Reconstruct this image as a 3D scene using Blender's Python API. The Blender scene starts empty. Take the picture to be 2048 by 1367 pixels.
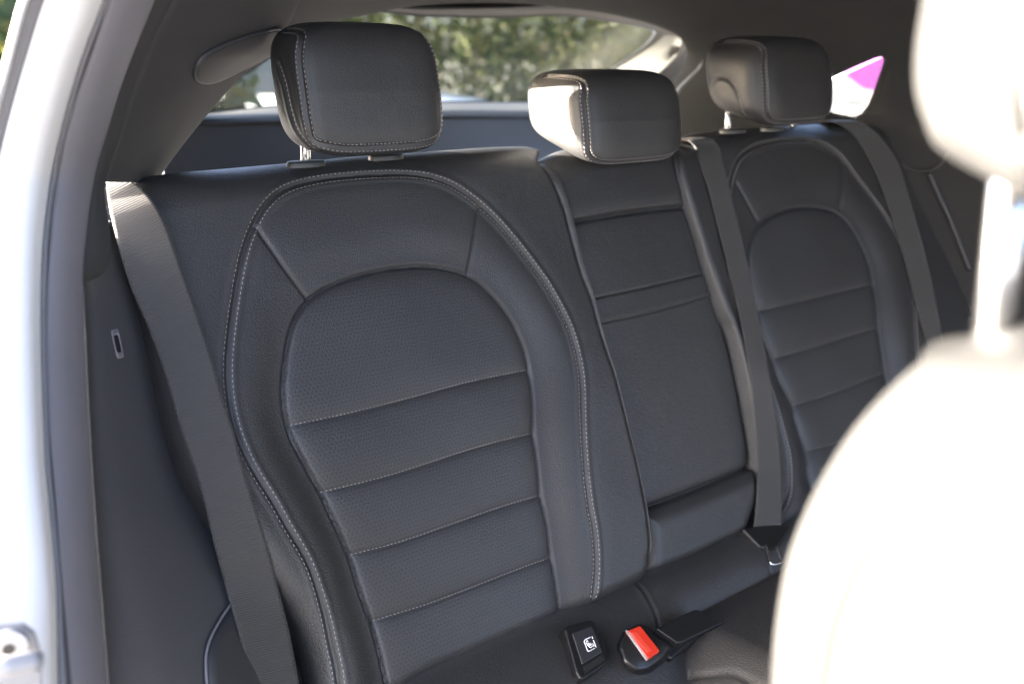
import bpy, bmesh, math, random
import numpy as np
from mathutils import Matrix, Vector

random.seed(5); rng = np.random.default_rng(5)
SC = bpy.context.scene
COL = SC.collection
A = np.array

# ------------------------------------------------------------------ camera
CAMP = A([0.0, 0.0, 1.40])
F = A([0.62496396, 0.7336537, -0.26678136])
R = A([0.76239424, -0.64708011, 0.00650795])
U = A([0.16785433, 0.20745981, 0.9637351])
FPX = 2048.0
cam = bpy.data.cameras.new('camera')
camo = bpy.data.objects.new('camera', cam); COL.objects.link(camo)
m = Matrix.Identity(4)
for i in range(3):
    m[i][0] = R[i]; m[i][1] = U[i]; m[i][2] = -F[i]; m[i][3] = CAMP[i]
camo.matrix_world = m
cam.lens = 36.0; cam.sensor_width = 36.0
cam.clip_start = 0.02; cam.clip_end = 1500
cam.dof.use_dof = True; cam.dof.focus_distance = 1.10; cam.dof.aperture_fstop = 4.0
SC.camera = camo

# ------------------------------------------------------------------ light
SUN_DIR = A([-0.86, 0.47, 0.20]); SUN_DIR = SUN_DIR / np.linalg.norm(SUN_DIR)
w = bpy.data.worlds.new('World'); SC.world = w; w.use_nodes = True
nt = w.node_tree; nt.nodes.clear()
sky = nt.nodes.new('ShaderNodeTexSky'); sky.sky_type = 'NISHITA'; sky.sun_disc = False
sky.air_density = .42; sky.dust_density = 4.5; sky.ozone_density = .5
sky.sun_elevation = math.asin(SUN_DIR[2]); sky.sun_rotation = math.atan2(SUN_DIR[0], SUN_DIR[1])
bg = nt.nodes.new('ShaderNodeBackground'); bg.inputs[1].default_value = 0.15
wo = nt.nodes.new('ShaderNodeOutputWorld')
nt.links.new(sky.outputs[0], bg.inputs[0]); nt.links.new(bg.outputs[0], wo.inputs[0])
sl = bpy.data.lights.new('sun', 'SUN'); sl.energy = 5.0; sl.angle = math.radians(0.5); sl.color = (1.0, 0.93, 0.83)
so = bpy.data.objects.new('sun', sl); COL.objects.link(so)
so.rotation_euler = Vector(tuple(SUN_DIR)).to_track_quat('Z', 'Y').to_euler()
SC.view_settings.view_transform = 'Standard'; SC.view_settings.look = 'None'
SC.view_settings.gamma = 1.0; SC.view_settings.use_curve_mapping = False
SC.view_settings.exposure = 4.5
SC.cycles.use_denoising = True
SC.cycles.max_bounces = 10; SC.cycles.transparent_max_bounces = 16
SC.cycles.sample_clamp_indirect = 12.0

# ------------------------------------------------------------------ geometry helpers
def ray(p):
    p = np.asarray(p, float)
    x, y = p[..., 0], p[..., 1]
    return F + ((x - 1024) / FPX)[..., None] * R + ((683.5 - y) / FPX)[..., None] * U
def on_plane(p, P0, N):
    q = ray(p); k = ((P0 - CAMP) @ N) / (q @ N)
    return CAMP + q * k[..., None]
def on_y(p, Y):
    q = ray(p); return CAMP + q * (np.asarray(Y) / q[..., 1])[..., None]
def on_x(p, X):
    q = ray(p); return CAMP + q * (np.asarray(X) / q[..., 0])[..., None]

REC = 0.3954401880478452
N_ = A([0, -math.cos(REC), math.sin(REC)]); T_ = A([0, math.sin(REC), math.cos(REC)]); X_ = A([1.0, 0, 0])
O_ = CAMP + ray(A([330., 350.])) * 1.0
def seat(p, h=0.0):                       # photo trace -> (s, t) on the recliner plane of the backrests
    P = on_plane(np.asarray(p, float), O_ + N_ * h, N_) - O_
    return np.stack([P @ X_, P @ T_], -1)
def W(st, h):                             # (s, t, h) -> world
    st = np.asarray(st); h = np.broadcast_to(np.asarray(h, float), st.shape[:-1])
    return O_ + st[..., :1] * X_ + st[..., 1:2] * T_ + h[..., None] * N_

def cr(P, n, closed=False):               # Catmull-Rom through points, resampled to n by arc length
    P = np.asarray(P, float)
    if closed:
        Q = np.vstack([P[-1], P, P[0], P[1]])
    else:
        Q = np.vstack([2 * P[0] - P[1], P, 2 * P[-1] - P[-2]])
    out = []
    for i in range(1, len(Q) - 2):
        p0, p1, p2, p3 = Q[i - 1], Q[i], Q[i + 1], Q[i + 2]
        # centripetal
        t0 = 0; t1 = t0 + max(1e-9, np.linalg.norm(p1 - p0)) ** .5; t2 = t1 + max(1e-9, np.linalg.norm(p2 - p1)) ** .5; t3 = t2 + max(1e-9, np.linalg.norm(p3 - p2)) ** .5
        t = np.linspace(t1, t2, 13)[:-1, None]
        a1 = (t1 - t) / (t1 - t0) * p0 + (t - t0) / (t1 - t0) * p1
        a2 = (t2 - t) / (t2 - t1) * p1 + (t - t1) / (t2 - t1) * p2
        a3 = (t3 - t) / (t3 - t2) * p2 + (t - t2) / (t3 - t2) * p3
        b1 = (t2 - t) / (t2 - t0) * a1 + (t - t0) / (t2 - t0) * a2
        b2 = (t3 - t) / (t3 - t1) * a2 + (t - t1) / (t3 - t1) * a3
        out.append((t2 - t) / (t2 - t1) * b1 + (t - t1) / (t2 - t1) * b2)
    out.append(Q[-2:-1]); D = np.vstack(out)
    L = np.r_[0, np.cumsum(np.linalg.norm(np.diff(D, axis=0), axis=1))]
    u = np.linspace(0, L[-1], n + 1)[:-1] if closed else np.linspace(0, L[-1], n)
    return np.stack([np.interp(u, L, D[:, k]) for k in range(D.shape[1])], -1)
def smooth(P, it=2, closed=False):
    P = P.copy()
    for _ in range(it):
        if closed: P = .25 * np.roll(P, 1, 0) + .5 * P + .25 * np.roll(P, -1, 0)
        else: P[1:-1] = .25 * P[:-2] + .5 * P[1:-1] + .25 * P[2:]
    return P
def dpoly(p, poly, closed=False):         # distance of points to a polyline
    q = np.vstack([poly, poly[:1]]) if closed else poly
    best = np.full(len(p), 1e9)
    for a, b in zip(q[:-1], q[1:]):
        ab = b - a; t = np.clip(((p - a) @ ab) / max(1e-12, ab @ ab), 0, 1)
        d = p - a - t[:, None] * ab
        best = np.minimum(best, (d * d).sum(1))
    return np.sqrt(best)
def inside(p, poly):
    r = np.zeros(len(p), bool); j = len(poly) - 1
    for i in range(len(poly)):
        a, b = poly[i], poly[j]; j = i
        if a[1] == b[1]: continue
        c = ((a[1] > p[:, 1]) != (b[1] > p[:, 1])) & (p[:, 0] < (b[0] - a[0]) * (p[:, 1] - a[1]) / (b[1] - a[1]) + a[0])
        r ^= c
    return r
def sstep(x, a, b):
    t = np.clip((x - a) / (b - a), 0, 1); return t * t * (3 - 2 * t)
def drop(d, r):
    e = r - np.minimum(d, r); return r - np.sqrt(np.maximum(r * r - e * e, 0))

def tag(o, label, cat, group=None):
    o['label'] = label; o['category'] = cat
    if group: o['group'] = group
    return o
def thing(name, loc, label, cat, group=None):
    o = bpy.data.objects.new(name, None); COL.objects.link(o); o.location = tuple(loc); o.empty_display_size = .05
    return tag(o, label, cat, group)
def origin(o):
    v = Vector((0, 0, 0))
    while o is not None:
        v = v + o.location; o = o.parent
    return A(v)
def mesh(name, V, Fc, mat, parent=None, smooth_=True, uv=None, nrm=None, loc=None):
    V = np.asarray(V, float)
    me = bpy.data.meshes.new(name)
    o = bpy.data.objects.new(name, me)
    if parent is not None:
        o.parent = parent; off = origin(parent)
    else:
        off = np.asarray(loc, float) if loc is not None else A([*((V.min(0) + V.max(0)) / 2)[:2], V[:, 2].min()])
        o.location = tuple(off)
    me.from_pydata((V - off).tolist(), [], [list(map(int, f)) for f in Fc] if not isinstance(Fc, np.ndarray) else Fc.tolist())
    if uv is not None:
        l = me.uv_layers.new(name='UVMap'); idx = np.empty(len(me.loops), np.int32); me.loops.foreach_get('vertex_index', idx)
        l.data.foreach_set('uv', np.asarray(uv, np.float32)[idx].ravel())
    if smooth_: me.polygons.foreach_set('use_smooth', np.ones(len(me.polygons), bool))
    me.materials.append(mat); me.update()
    if nrm is not None: me.normals_split_custom_set_from_vertices(np.asarray(nrm).tolist())
    COL.objects.link(o)
    return o
def grid_faces(n, m, flip=False):         # n rows, m columns
    i = np.arange(n - 1)[:, None] * m + np.arange(m - 1)[None]
    f = np.stack([i, i + 1, i + m + 1, i + m], -1).reshape(-1, 4)
    return f[:, ::-1] if flip else f
def add_mod_bevel(o, w=.002, seg=3):
    b = o.modifiers.new('bevel', 'BEVEL'); b.width = w; b.segments = seg; b.limit_method = 'ANGLE'; b.angle_limit = math.radians(40)
    return o
def solid(o, t, off=-1):
    s = o.modifiers.new('solid', 'SOLIDIFY'); s.thickness = t; s.offset = off; return o

class MB:                                 # collects pieces of ONE part
    def __init__(s): s.V = []; s.F = []; s.n = 0
    def add(s, V, Fc):
        V = np.asarray(V, float); s.V.append(V); s.F += [[int(k) + s.n for k in f] for f in Fc]; s.n += len(V); return s
    def prism(s, top, nrm, depth):        # top polygon, pushed back along -nrm
        top = np.asarray(top, float); n = len(top); bot = top - np.asarray(nrm) * depth
        return s.add(np.vstack([top, bot]), [list(range(n)), list(range(2 * n - 1, n - 1, -1))] + [[i, i + n, (i + 1) % n + n, (i + 1) % n] for i in range(n)])
    def tube(s, P, r, k=10, cap=True, flat=1.0):
        P = np.asarray(P, float); n = len(P); r = np.broadcast_to(np.asarray(r, float), (n,))
        t = np.gradient(P, axis=0); t /= np.linalg.norm(t, axis=1)[:, None] + 1e-12
        up = A([0, 0, 1.]) if abs(t[0][2]) < .9 else A([1., 0, 0])
        V = []; a = np.arange(k) * 2 * math.pi / k
        u = np.cross(t[0], up); u /= np.linalg.norm(u)
        for i in range(n):
            u = u - t[i] * (u @ t[i]); u /= np.linalg.norm(u); v = np.cross(t[i], u)
            V.append(P[i] + r[i] * (np.cos(a)[:, None] * u + flat * np.sin(a)[:, None] * v))
        Fc = [[i * k + j, i * k + (j + 1) % k, (i + 1) * k + (j + 1) % k, (i + 1) * k + j] for i in range(n - 1) for j in range(k)]
        if cap: Fc += [list(range(k - 1, -1, -1)), list(range((n - 1) * k, n * k))]
        return s.add(np.vstack(V), Fc)
    def build(s, name, mat, parent=None, **kw):
        return mesh(name, np.vstack(s.V), s.F, mat, parent, **kw)

# ------------------------------------------------------------------ materials
def newmat(name):
    m = bpy.data.materials.new(name); m.use_nodes = True; t = m.node_tree; t.nodes.clear()
    out = t.nodes.new('ShaderNodeOutputMaterial'); p = t.nodes.new('ShaderNodeBsdfPrincipled')
    t.links.new(p.outputs[0], out.inputs[0]); return m, t, p
def nd(t, typ, **kw):
    n = t.nodes.new(typ)
    for k, v in kw.items(): setattr(n, k, v)
    return n
def mth(t, op, a, b=None, c=None):
    n = nd(t, 'ShaderNodeMath', operation=op)
    for i, v in enumerate((a, b, c)):
        if v is None: continue
        if hasattr(v, 'links') or hasattr(v, 'is_linked'): t.links.new(v, n.inputs[i])
        else: n.inputs[i].default_value = v
    return n.outputs[0]
def leather(name, base, rough=.43, grain=620., bump=.45, perf=False, dist=.0008):
    m, t, p = newmat(name)
    tc = nd(t, 'ShaderNodeTexCoord'); co = tc.outputs['Object']
    n1 = nd(t, 'ShaderNodeTexNoise'); n1.inputs['Scale'].default_value = 5; n1.inputs['Detail'].default_value = 4; t.links.new(co, n1.inputs['Vector'])
    nz = nd(t, 'ShaderNodeTexNoise'); nz.inputs['Scale'].default_value = grain * .7; nz.inputs['Detail'].default_value = 2; t.links.new(co, nz.inputs['Vector'])
    ad = nd(t, 'ShaderNodeVectorMath', operation='MULTIPLY_ADD'); t.links.new(nz.outputs['Color'], ad.inputs[0]); ad.inputs[1].default_value = (.0015,) * 3; t.links.new(co, ad.inputs[2])
    vo = nd(t, 'ShaderNodeTexVoronoi'); vo.inputs['Scale'].default_value = grain; t.links.new(ad.outputs[0], vo.inputs['Vector'])
    hgt = mth(t, 'ADD', mth(t, 'MULTIPLY', vo.outputs['Distance'], -1.0), mth(t, 'MULTIPLY', nz.outputs[0], .5))
    mx = nd(t, 'ShaderNodeMix', data_type='RGBA'); t.links.new(n1.outputs[0], mx.inputs[0])
    mx.inputs[6].default_value = (*[c * .86 for c in base], 1); mx.inputs[7].default_value = (*[c * 1.14 for c in base], 1)
    colr = mx.outputs[2]
    if perf:
        uv = nd(t, 'ShaderNodeUVMap'); sp = nd(t, 'ShaderNodeSeparateXYZ'); t.links.new(uv.outputs[0], sp.inputs[0])
        v = mth(t, 'DIVIDE', sp.outputs[1], .0043); row = mth(t, 'FLOOR', v)
        u = mth(t, 'ADD', mth(t, 'DIVIDE', sp.outputs[0], .0050), mth(t, 'MULTIPLY', mth(t, 'FLOORED_MODULO', row, 2.0), .5))
        fx = mth(t, 'SUBTRACT', mth(t, 'FRACT', u), .5); fy = mth(t, 'SUBTRACT', mth(t, 'FRACT', v), .5)
        d = mth(t, 'SQRT', mth(t, 'ADD', mth(t, 'MULTIPLY', fx, fx), mth(t, 'MULTIPLY', fy, fy)))
        mr = nd(t, 'ShaderNodeMapRange'); t.links.new(d, mr.inputs[0]); mr.inputs[1].default_value = .11; mr.inputs[2].default_value = .20; mr.inputs[3].default_value = 1; mr.inputs[4].default_value = 0
        m2 = nd(t, 'ShaderNodeMix', data_type='RGBA'); t.links.new(mth(t, 'MULTIPLY', mr.outputs[0], .85), m2.inputs[0]); t.links.new(colr, m2.inputs[6]); m2.inputs[7].default_value = (.004, .004, .004, 1)
        colr = m2.outputs[2]; hgt = mth(t, 'SUBTRACT', hgt, mth(t, 'MULTIPLY', mr.outputs[0], .5))
    t.links.new(colr, p.inputs['Base Color'])
    n3 = nd(t, 'ShaderNodeTexNoise'); n3.inputs['Scale'].default_value = 26; n3.inputs['Detail'].default_value = 3; t.links.new(co, n3.inputs['Vector'])
    b0 = nd(t, 'ShaderNodeBump'); b0.inputs['Strength'].default_value = .2; b0.inputs['Distance'].default_value = .004; t.links.new(n3.outputs[0], b0.inputs['Height'])
    b = nd(t, 'ShaderNodeBump'); b.inputs['Strength'].default_value = bump; b.inputs['Distance'].default_value = dist; t.links.new(hgt, b.inputs['Height']); t.links.new(b0.outputs[0], b.inputs['Normal']); t.links.new(b.outputs[0], p.inputs['Normal'])
    rr = nd(t, 'ShaderNodeMapRange'); t.links.new(n1.outputs[0], rr.inputs[0]); rr.inputs[3].default_value = rough - .05; rr.inputs[4].default_value = rough + .07
    t.links.new(rr.outputs[0], p.inputs['Roughness'])
    return m
def plain(name, base, rough=.5, metal=0., scale=900., bump=.12, var=.12, coat=0., dist=.0004):
    m, t, p = newmat(name)
    tc = nd(t, 'ShaderNodeTexCoord'); co = tc.outputs['Object']
    n1 = nd(t, 'ShaderNodeTexNoise'); n1.inputs['Scale'].default_value = 7; n1.inputs['Detail'].default_value = 5; t.links.new(co, n1.inputs['Vector'])
    mx = nd(t, 'ShaderNodeMix', data_type='RGBA'); t.links.new(n1.outputs[0], mx.inputs[0])
    mx.inputs[6].default_value = (*[c * (1 - var) for c in base], 1); mx.inputs[7].default_value = (*[min(1, c * (1 + var)) for c in base], 1)
    t.links.new(mx.outputs[2], p.inputs['Base Color'])
    if bump:
        n2 = nd(t, 'ShaderNodeTexNoise'); n2.inputs['Scale'].default_value = scale; n2.inputs['Detail'].default_value = 3; t.links.new(co, n2.inputs['Vector'])
        b = nd(t, 'ShaderNodeBump'); b.inputs['Strength'].default_value = bump; b.inputs['Distance'].default_value = dist; t.links.new(n2.outputs[0], b.inputs['Height']); t.links.new(b.outputs[0], p.inputs['Normal'])
    p.inputs['Roughness'].default_value = rough; p.inputs['Metallic'].default_value = metal; p.inputs['Coat Weight'].default_value = coat
    return m
def webbing(name, base):
    m, t, p = newmat(name)
    uv = nd(t, 'ShaderNodeUVMap'); sp = nd(t, 'ShaderNodeSeparateXYZ'); t.links.new(uv.outputs[0], sp.inputs[0])
    ph = mth(t, 'ADD', mth(t, 'MULTIPLY', sp.outputs[1], 2 * math.pi / .0023), mth(t, 'MULTIPLY', sp.outputs[0], 2 * math.pi / .012))
    s1 = mth(t, 'SINE', ph); s2 = mth(t, 'SINE', mth(t, 'MULTIPLY', sp.outputs[0], 2 * math.pi / .0016))
    hgt = mth(t, 'ADD', s1, mth(t, 'MULTIPLY', s2, .35))
    mr = nd(t, 'ShaderNodeMapRange'); t.links.new(hgt, mr.inputs[0]); mr.inputs[1].default_value = -1.3; mr.inputs[2].default_value = 1.3
    mx = nd(t, 'ShaderNodeMix', data_type='RGBA'); t.links.new(mr.outputs[0], mx.inputs[0])
    mx.inputs[6].default_value = (*[c * .74 for c in base], 1); mx.inputs[7].default_value = (*[c * 1.12 for c in base], 1)
    t.links.new(mx.outputs[2], p.inputs['Base Color'])
    b = nd(t, 'ShaderNodeBump'); b.inputs['Strength'].default_value = .5; b.inputs['Distance'].default_value = .0004; t.links.new(hgt, b.inputs['Height']); t.links.new(b.outputs[0], p.inputs['Normal'])
    p.inputs['Roughness'].default_value = .62; p.inputs['Sheen Weight'].default_value = .25; p.inputs['Sheen Roughness'].default_value = .4
    return m
def mesh_cloth(name, base):               # speaker cloth: fine square mesh
    m, t, p = newmat(name)
    tc = nd(t, 'ShaderNodeTexCoord'); sp = nd(t, 'ShaderNodeSeparateXYZ'); t.links.new(tc.outputs['Object'], sp.inputs[0])
    a = mth(t, 'SINE', mth(t, 'MULTIPLY', mth(t, 'ADD', sp.outputs[0], mth(t, 'MULTIPLY', sp.outputs[1], .6)), 2 * math.pi / .0045))
    b_ = mth(t, 'SINE', mth(t, 'MULTIPLY', mth(t, 'ADD', sp.outputs[2], mth(t, 'MULTIPLY', sp.outputs[1], -.3)), 2 * math.pi / .0045))
    h = mth(t, 'MULTIPLY', a, b_)
    mr = nd(t, 'ShaderNodeMapRange'); t.links.new(h, mr.inputs[0]); mr.inputs[1].default_value = -1; mr.inputs[2].default_value = 1
    mx = nd(t, 'ShaderNodeMix', data_type='RGBA'); t.links.new(mr.outputs[0], mx.inputs[0])
    mx.inputs[6].default_value = (*[c * .5 for c in base], 1); mx.inputs[7].default_value = (*[c * 1.3 for c in base], 1)
    t.links.new(mx.outputs[2], p.inputs['Base Color']); p.inputs['Roughness'].default_value = .7
    return m
def glass(name, tint):
    m = bpy.data.materials.new(name); m.use_nodes = True; t = m.node_tree; t.nodes.clear()
    out = nd(t, 'ShaderNodeOutputMaterial'); tr = nd(t, 'ShaderNodeBsdfTransparent'); tr.inputs[0].default_value = (*tint, 1)
    gl = nd(t, 'ShaderNodeBsdfGlossy'); gl.inputs['Roughness'].default_value = .02
    lw = nd(t, 'ShaderNodeLayerWeight'); fz = mth(t, 'ADD', .04, mth(t, 'MULTIPLY', mth(t, 'POWER', lw.outputs['Facing'], 5.0), .5))
    mx = nd(t, 'ShaderNodeMixShader'); t.links.new(fz, mx.inputs[0]); t.links.new(tr.outputs[0], mx.inputs[1]); t.links.new(gl.outputs[0], mx.inputs[2]); t.links.new(mx.outputs[0], out.inputs[0])
    return m
def leafmat(name, cols):
    m, t, p = newmat(name)
    g = nd(t, 'ShaderNodeNewGeometry'); r = nd(t, 'ShaderNodeValToRGB'); t.links.new(g.outputs['Random Per Island'], r.inputs[0])
    e = r.color_ramp.elements
    e[0].position = 0; e[0].color = (*cols[0], 1); e[1].position = 1; e[1].color = (*cols[-1], 1)
    for i, c in enumerate(cols[1:-1]): q = e.new((i + 1) / (len(cols) - 1)); q.color = (*c, 1)
    t.links.new(r.outputs[0], p.inputs['Base Color']); p.inputs['Roughness'].default_value = .6
    p.inputs['Transmission Weight'].default_value = 0
    out = [n for n in t.nodes if n.type == 'OUTPUT_MATERIAL'][0]
    tl = nd(t, 'ShaderNodeBsdfTranslucent'); t.links.new(r.outputs[0], tl.inputs[0]); mx = nd(t, 'ShaderNodeMixShader'); mx.inputs[0].default_value = .5
    t.links.new(p.outputs[0], mx.inputs[1]); t.links.new(tl.outputs[0], mx.inputs[2]); t.links.new(mx.outputs[0], out.inputs[0])
    return m

LE = (.029, .0285, .0285)
M_LEA = leather('black_leather', LE)
M_INS = leather('perforated_leather', (.032, .032, .033), perf=True, bump=.40)
M_HR = leather('headrest_leather', LE, rough=.42, grain=640., bump=.3)
M_CUS = leather('cushion_leather', LE)
M_FRONT = leather('front_seat_leather', (.021, .021, .0212), rough=.6)
[n_ for n_ in M_FRONT.node_tree.nodes if n_.type == 'BSDF_PRINCIPLED'][0].inputs['Specular IOR Level'].default_value = .25
M_BELT = webbing('belt_webbing', (.036, .0345, .0325))
M_THREAD = plain('pale_thread', (.30, .272, .26), .7, scale=3000)
M_DTHREAD = plain('black_thread', (.012, .012, .013), .7)
M_BLACK = plain('black_plastic', (.009, .009, .0095), .36, scale=1500, bump=.08)
M_TRIM = plain('trim_plastic', (.052, .053, .057), .6, scale=750, bump=.5, dist=.0008)
M_BAND = plain('jamb_trim_plastic', (.17, .165, .18), .55, scale=1100, bump=.2)
M_PILLAR = plain('pillar_cloth', (.030, .0295, .030), .9, scale=1500, bump=.5)
M_ROOF = plain('headlining_cloth', (.013, .0128, .0125), .92, scale=1500, bump=.5)
M_SPK = mesh_cloth('speaker_mesh', (.034, .033, .034))
M_RUB = plain('seal_rubber', (.045, .045, .048), .55, scale=800)
M_LRUB = plain('grey_seal_rubber', (.17, .17, .18), .5, scale=800)
M_PAINT = plain('white_paint', (.80, .80, .80), .5, bump=0, var=.02, coat=.0)
M_STEEL = plain('brushed_steel', (.6, .6, .6), .25, metal=1., bump=.04)
M_ZINC = plain('zinc_plate', (.30, .30, .31), .5, metal=.2, bump=.05)
M_RED = plain('red_button_plastic', (.62, .035, .016), .35, bump=.03, var=.04)
M_WHITE = plain('white_print', (.75, .75, .75), .6, bump=0)
M_TAIL = plain('tailgate_trim', (.013, .0135, .017), .55, scale=900, bump=.25)
M_TAILF = plain('tailgate_frame_trim', (.075, .072, .068), .6, scale=900, bump=.25)
M_TRIM2 = plain('dark_trim_plastic', (.030, .031, .033), .55, scale=1300, bump=.3)
M_CARPET = plain('carpet', (.03, .03, .031), .95, scale=500, bump=.6)
M_TGLASS = glass('tinted_glass', (.46, .48, .46))
M_QGLASS = glass('quarter_glass', (.34, .34, .34))
M_GLASS = glass('clear_glass', (.80, .82, .81))

# ------------------------------------------------------------------ ground
mm, tt, pp = newmat('asphalt')
tc = nd(tt, 'ShaderNodeTexCoord'); nn = nd(tt, 'ShaderNodeTexNoise'); nn.inputs['Scale'].default_value = 40; nn.inputs['Detail'].default_value = 6; tt.links.new(tc.outputs['Object'], nn.inputs[0])
rp = nd(tt, 'ShaderNodeValToRGB'); rp.color_ramp.elements[0].color = (.13, .122, .11, 1); rp.color_ramp.elements[1].color = (.22, .205, .185, 1); tt.links.new(nn.outputs[0], rp.inputs[0]); tt.links.new(rp.outputs[0], pp.inputs['Base Color']); pp.inputs['Roughness'].default_value = .9
g = mesh('ground', A([[-400, -400, 0], [400, -400, 0], [400, 400, 0], [-400, 400, 0.]]), [[0, 1, 2, 3]], mm, smooth_=False, loc=(0, 0, 0)); g['kind'] = 'structure'

from mathutils.bvhtree import BVHTree
def drape(o, off, inflate=None):
    '''returns f(trace) -> points lying on the visible face of o, raised by off'''
    dg = bpy.context.evaluated_depsgraph_get(); dg.update()
    bv = BVHTree.FromObject(o, dg); og = Vector(tuple(origin(o)))
    def f(p, off=off):
        out = []
        for q in np.atleast_2d(np.asarray(p, float)):
            d = Vector(tuple(ray(q))).normalized(); hit = bv.ray_cast(Vector(tuple(CAMP)) - og, d)
            if hit[0] is None:
                nn_ = bv.find_nearest(Vector(tuple(CAMP)) - og + d * 1.0); loc, no = nn_[0], nn_[1]
            else: loc, no = hit[0], hit[1]
            if no.dot(d) > 0: no = -no
            out.append(tuple(loc + og - d * off))
        return A(out)
    return f

# ------------------------------------------------------------------ left door opening, pillar and side trim
def ycv(y, tbl):
    return np.interp(y, [r[0] for r in tbl], [r[1] for r in tbl])
YS = [(-150, .76), (0, .80), (350, .87), (700, .81), (1067, .735), (1367, .68), (1500, .66)]
def curve(pts, n, dy=0.0, tbl=YS):
    c = smooth(cr(A(pts), n), 3)
    return on_y(c, ycv(c[:, 1], tbl) + dy)
def loft(curves, mat, name, parent=None, k=6, th=.006, flip=False, cubic=True):
    C = np.stack(curves)                                  # m curves, n points
    m_, n = C.shape[:2]
    u = np.linspace(0, m_ - 1, (m_ - 1) * k + 1)
    if cubic and m_ > 2:
        Q = np.concatenate([2 * C[:1] - C[1:2], C, 2 * C[-1:] - C[-2:-1]])
        i = np.minimum(u.astype(int), m_ - 2); f_ = (u - i)[:, None, None]
        p0, p1, p2, p3 = Q[i], Q[i + 1], Q[i + 2], Q[i + 3]
        G = .5 * (2 * p1 + (p2 - p0) * f_ + (2 * p0 - 5 * p1 + 4 * p2 - p3) * f_ ** 2 + (3 * p1 - p0 - 3 * p2 + p3) * f_ ** 3)
    else:
        i = np.minimum(u.astype(int), m_ - 2); f_ = (u - i)[:, None, None]; G = C[i] * (1 - f_) + C[i + 1] * f_
    o = mesh(name, G.reshape(-1, 3), grid_faces(len(u), n, flip), mat, parent)
    if th: solid(o, th)
    return o
SEAL = [(258, -150), (212, 0), (185, 85), (137, 222), (116, 308), (101, 410), (91, 537), (87, 640), (94, 867), (103, 968), (118, 1160), (137, 1367), (150, 1500)]
WED = [(246, -150), (198, 0), (161, 96), (126, 212), (99, 325), (79, 467), (73, 640), (79, 867), (82, 934), (92, 1037), (103, 1173), (106, 1344), (110, 1500)]
BND = [(365, -150), (310, 0), (275, 85), (240, 178), (212, 273), (192, 342), (173, 467), (166, 567), (167, 640), (178, 867), (183, 951), (205, 1242), (215, 1367), (222, 1500)]
n = 90
def lerpc(a, b, f): return [(p[0] * (1 - f) + q[0] * f, p[1] * (1 - f) + q[1] * f) for p, q in zip(a, b)]
base = on_y(A([100., 1367.]), .68)
frame = thing('door_frame', (base[0], base[1], base[2]), 'white painted door opening edge with rubber seal at the far left', 'door frame')
sblk_ = MB().prism(A([[.51, 1.36, .9], [.733, 1.95, .9], [.733, 1.95, 1.60], [.714, 1.9, 1.645], [.51, 1.36, 1.65]]), A([-.935, .354, 0]), .03).build('sun_blocker', M_PAINT, frame, smooth_=False)  # unseen slab, added and shaped to keep low sun off the far lining
cw = curve(WED, n, 0); cs = curve(SEAL, n, 0)
def shiftc(pts, dx): return [(p[0] + dx, p[1]) for p in pts]
# painted body edge running outwards
b1 = curve(shiftc(WED, -6), n, -.012); b2 = curve(shiftc(WED, -34), n, -.030)
edgeA = [(140, -150), (85, 0), (0, 300), (-55, 600), (-80, 900), (-85, 1200), (-85, 1500)]
edgeB = [(112, -150), (51, 0), (0, 205), (-80, 500), (-130, 800), (-150, 1200), (-150, 1500)]
edgeC = [(98, -150), (38, 0), (0, 143), (-100, 450), (-170, 800), (-200, 1200), (-200, 1500)]
eA = curve(edgeA, n, -.035); eB = curve(edgeB, n, -.03); eC = curve(edgeC, n, -.045)
loft([cw, b1, b2, eA], M_PAINT, 'painted_edge', frame, th=.003)
loft([eA + A([0, .004, 0]), eB], M_LRUB, 'window_seal', frame, k=4, th=.006)
loft([eB + A([0, .003, 0]), eC], M_PAINT, 'quarter_panel', frame, k=4, th=.004)
rub = MB(); mid = .5 * (cs + cw) + A([0, .002, 0])
seal_o = loft([cw + A([0, .004, 0]), .65 * cw + .35 * cs + A([0, -.006, 0]), .3 * cw + .7 * cs + A([0, -.006, 0]), cs + A([0, .006, 0])], M_LRUB, 'door_seal', frame, k=4, th=.004)
rub.tube(cs + A([0.001, .004, 0]), .0022, 8); rub.build('seal_lip', M_RUB, seal_o)
# striker plate
def px_poly_y(pts, Y): return on_y(A(pts, dtype=float), Y)
stp = MB().prism(px_poly_y([(-60, 1262), (0, 1254), (45, 1250), (70, 1268), (80, 1300), (84, 1345), (86, 1430), (-60, 1430)], .622), A([-.25, -.97, 0]), .006)
st_ = add_mod_bevel(stp.build('striker_plate', M_ZINC, frame, smooth_=False), .0015)
def disc(mb, c, nrm, r, h, k=28, hole=None):
    nrm = nrm / np.linalg.norm(nrm); a = np.cross(nrm, A([0, 0, 1.])); a /= np.linalg.norm(a); b = np.cross(nrm, a)
    t_ = np.arange(k) * 2 * math.pi / k
    ring = c + r * (np.cos(t_)[:, None] * a + np.sin(t_)[:, None] * b)
    mb.prism(ring, nrm, h)
sc_c = on_y(A([17., 1291.]), .620); sn = A([-.25, -.97, 0])
mbx = MB(); disc(mbx, sc_c + sn * .0035, sn, .0115, .006); scr = add_mod_bevel(mbx.build('screw', M_ZINC, st_, smooth_=False), .001)
mbx = MB(); disc(mbx, sc_c + sn * .0042, sn, .0042, .003, 6); mbx.build('socket', M_BLACK, st_, smooth_=False)
mbx = MB(); mbx.tube(on_y(A([(-40, 1338), (20, 1330), (60, 1322), (80, 1322)], dtype=float), .600), .006, 12); mbx.build('striker_loop', M_ZINC, frame)

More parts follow.
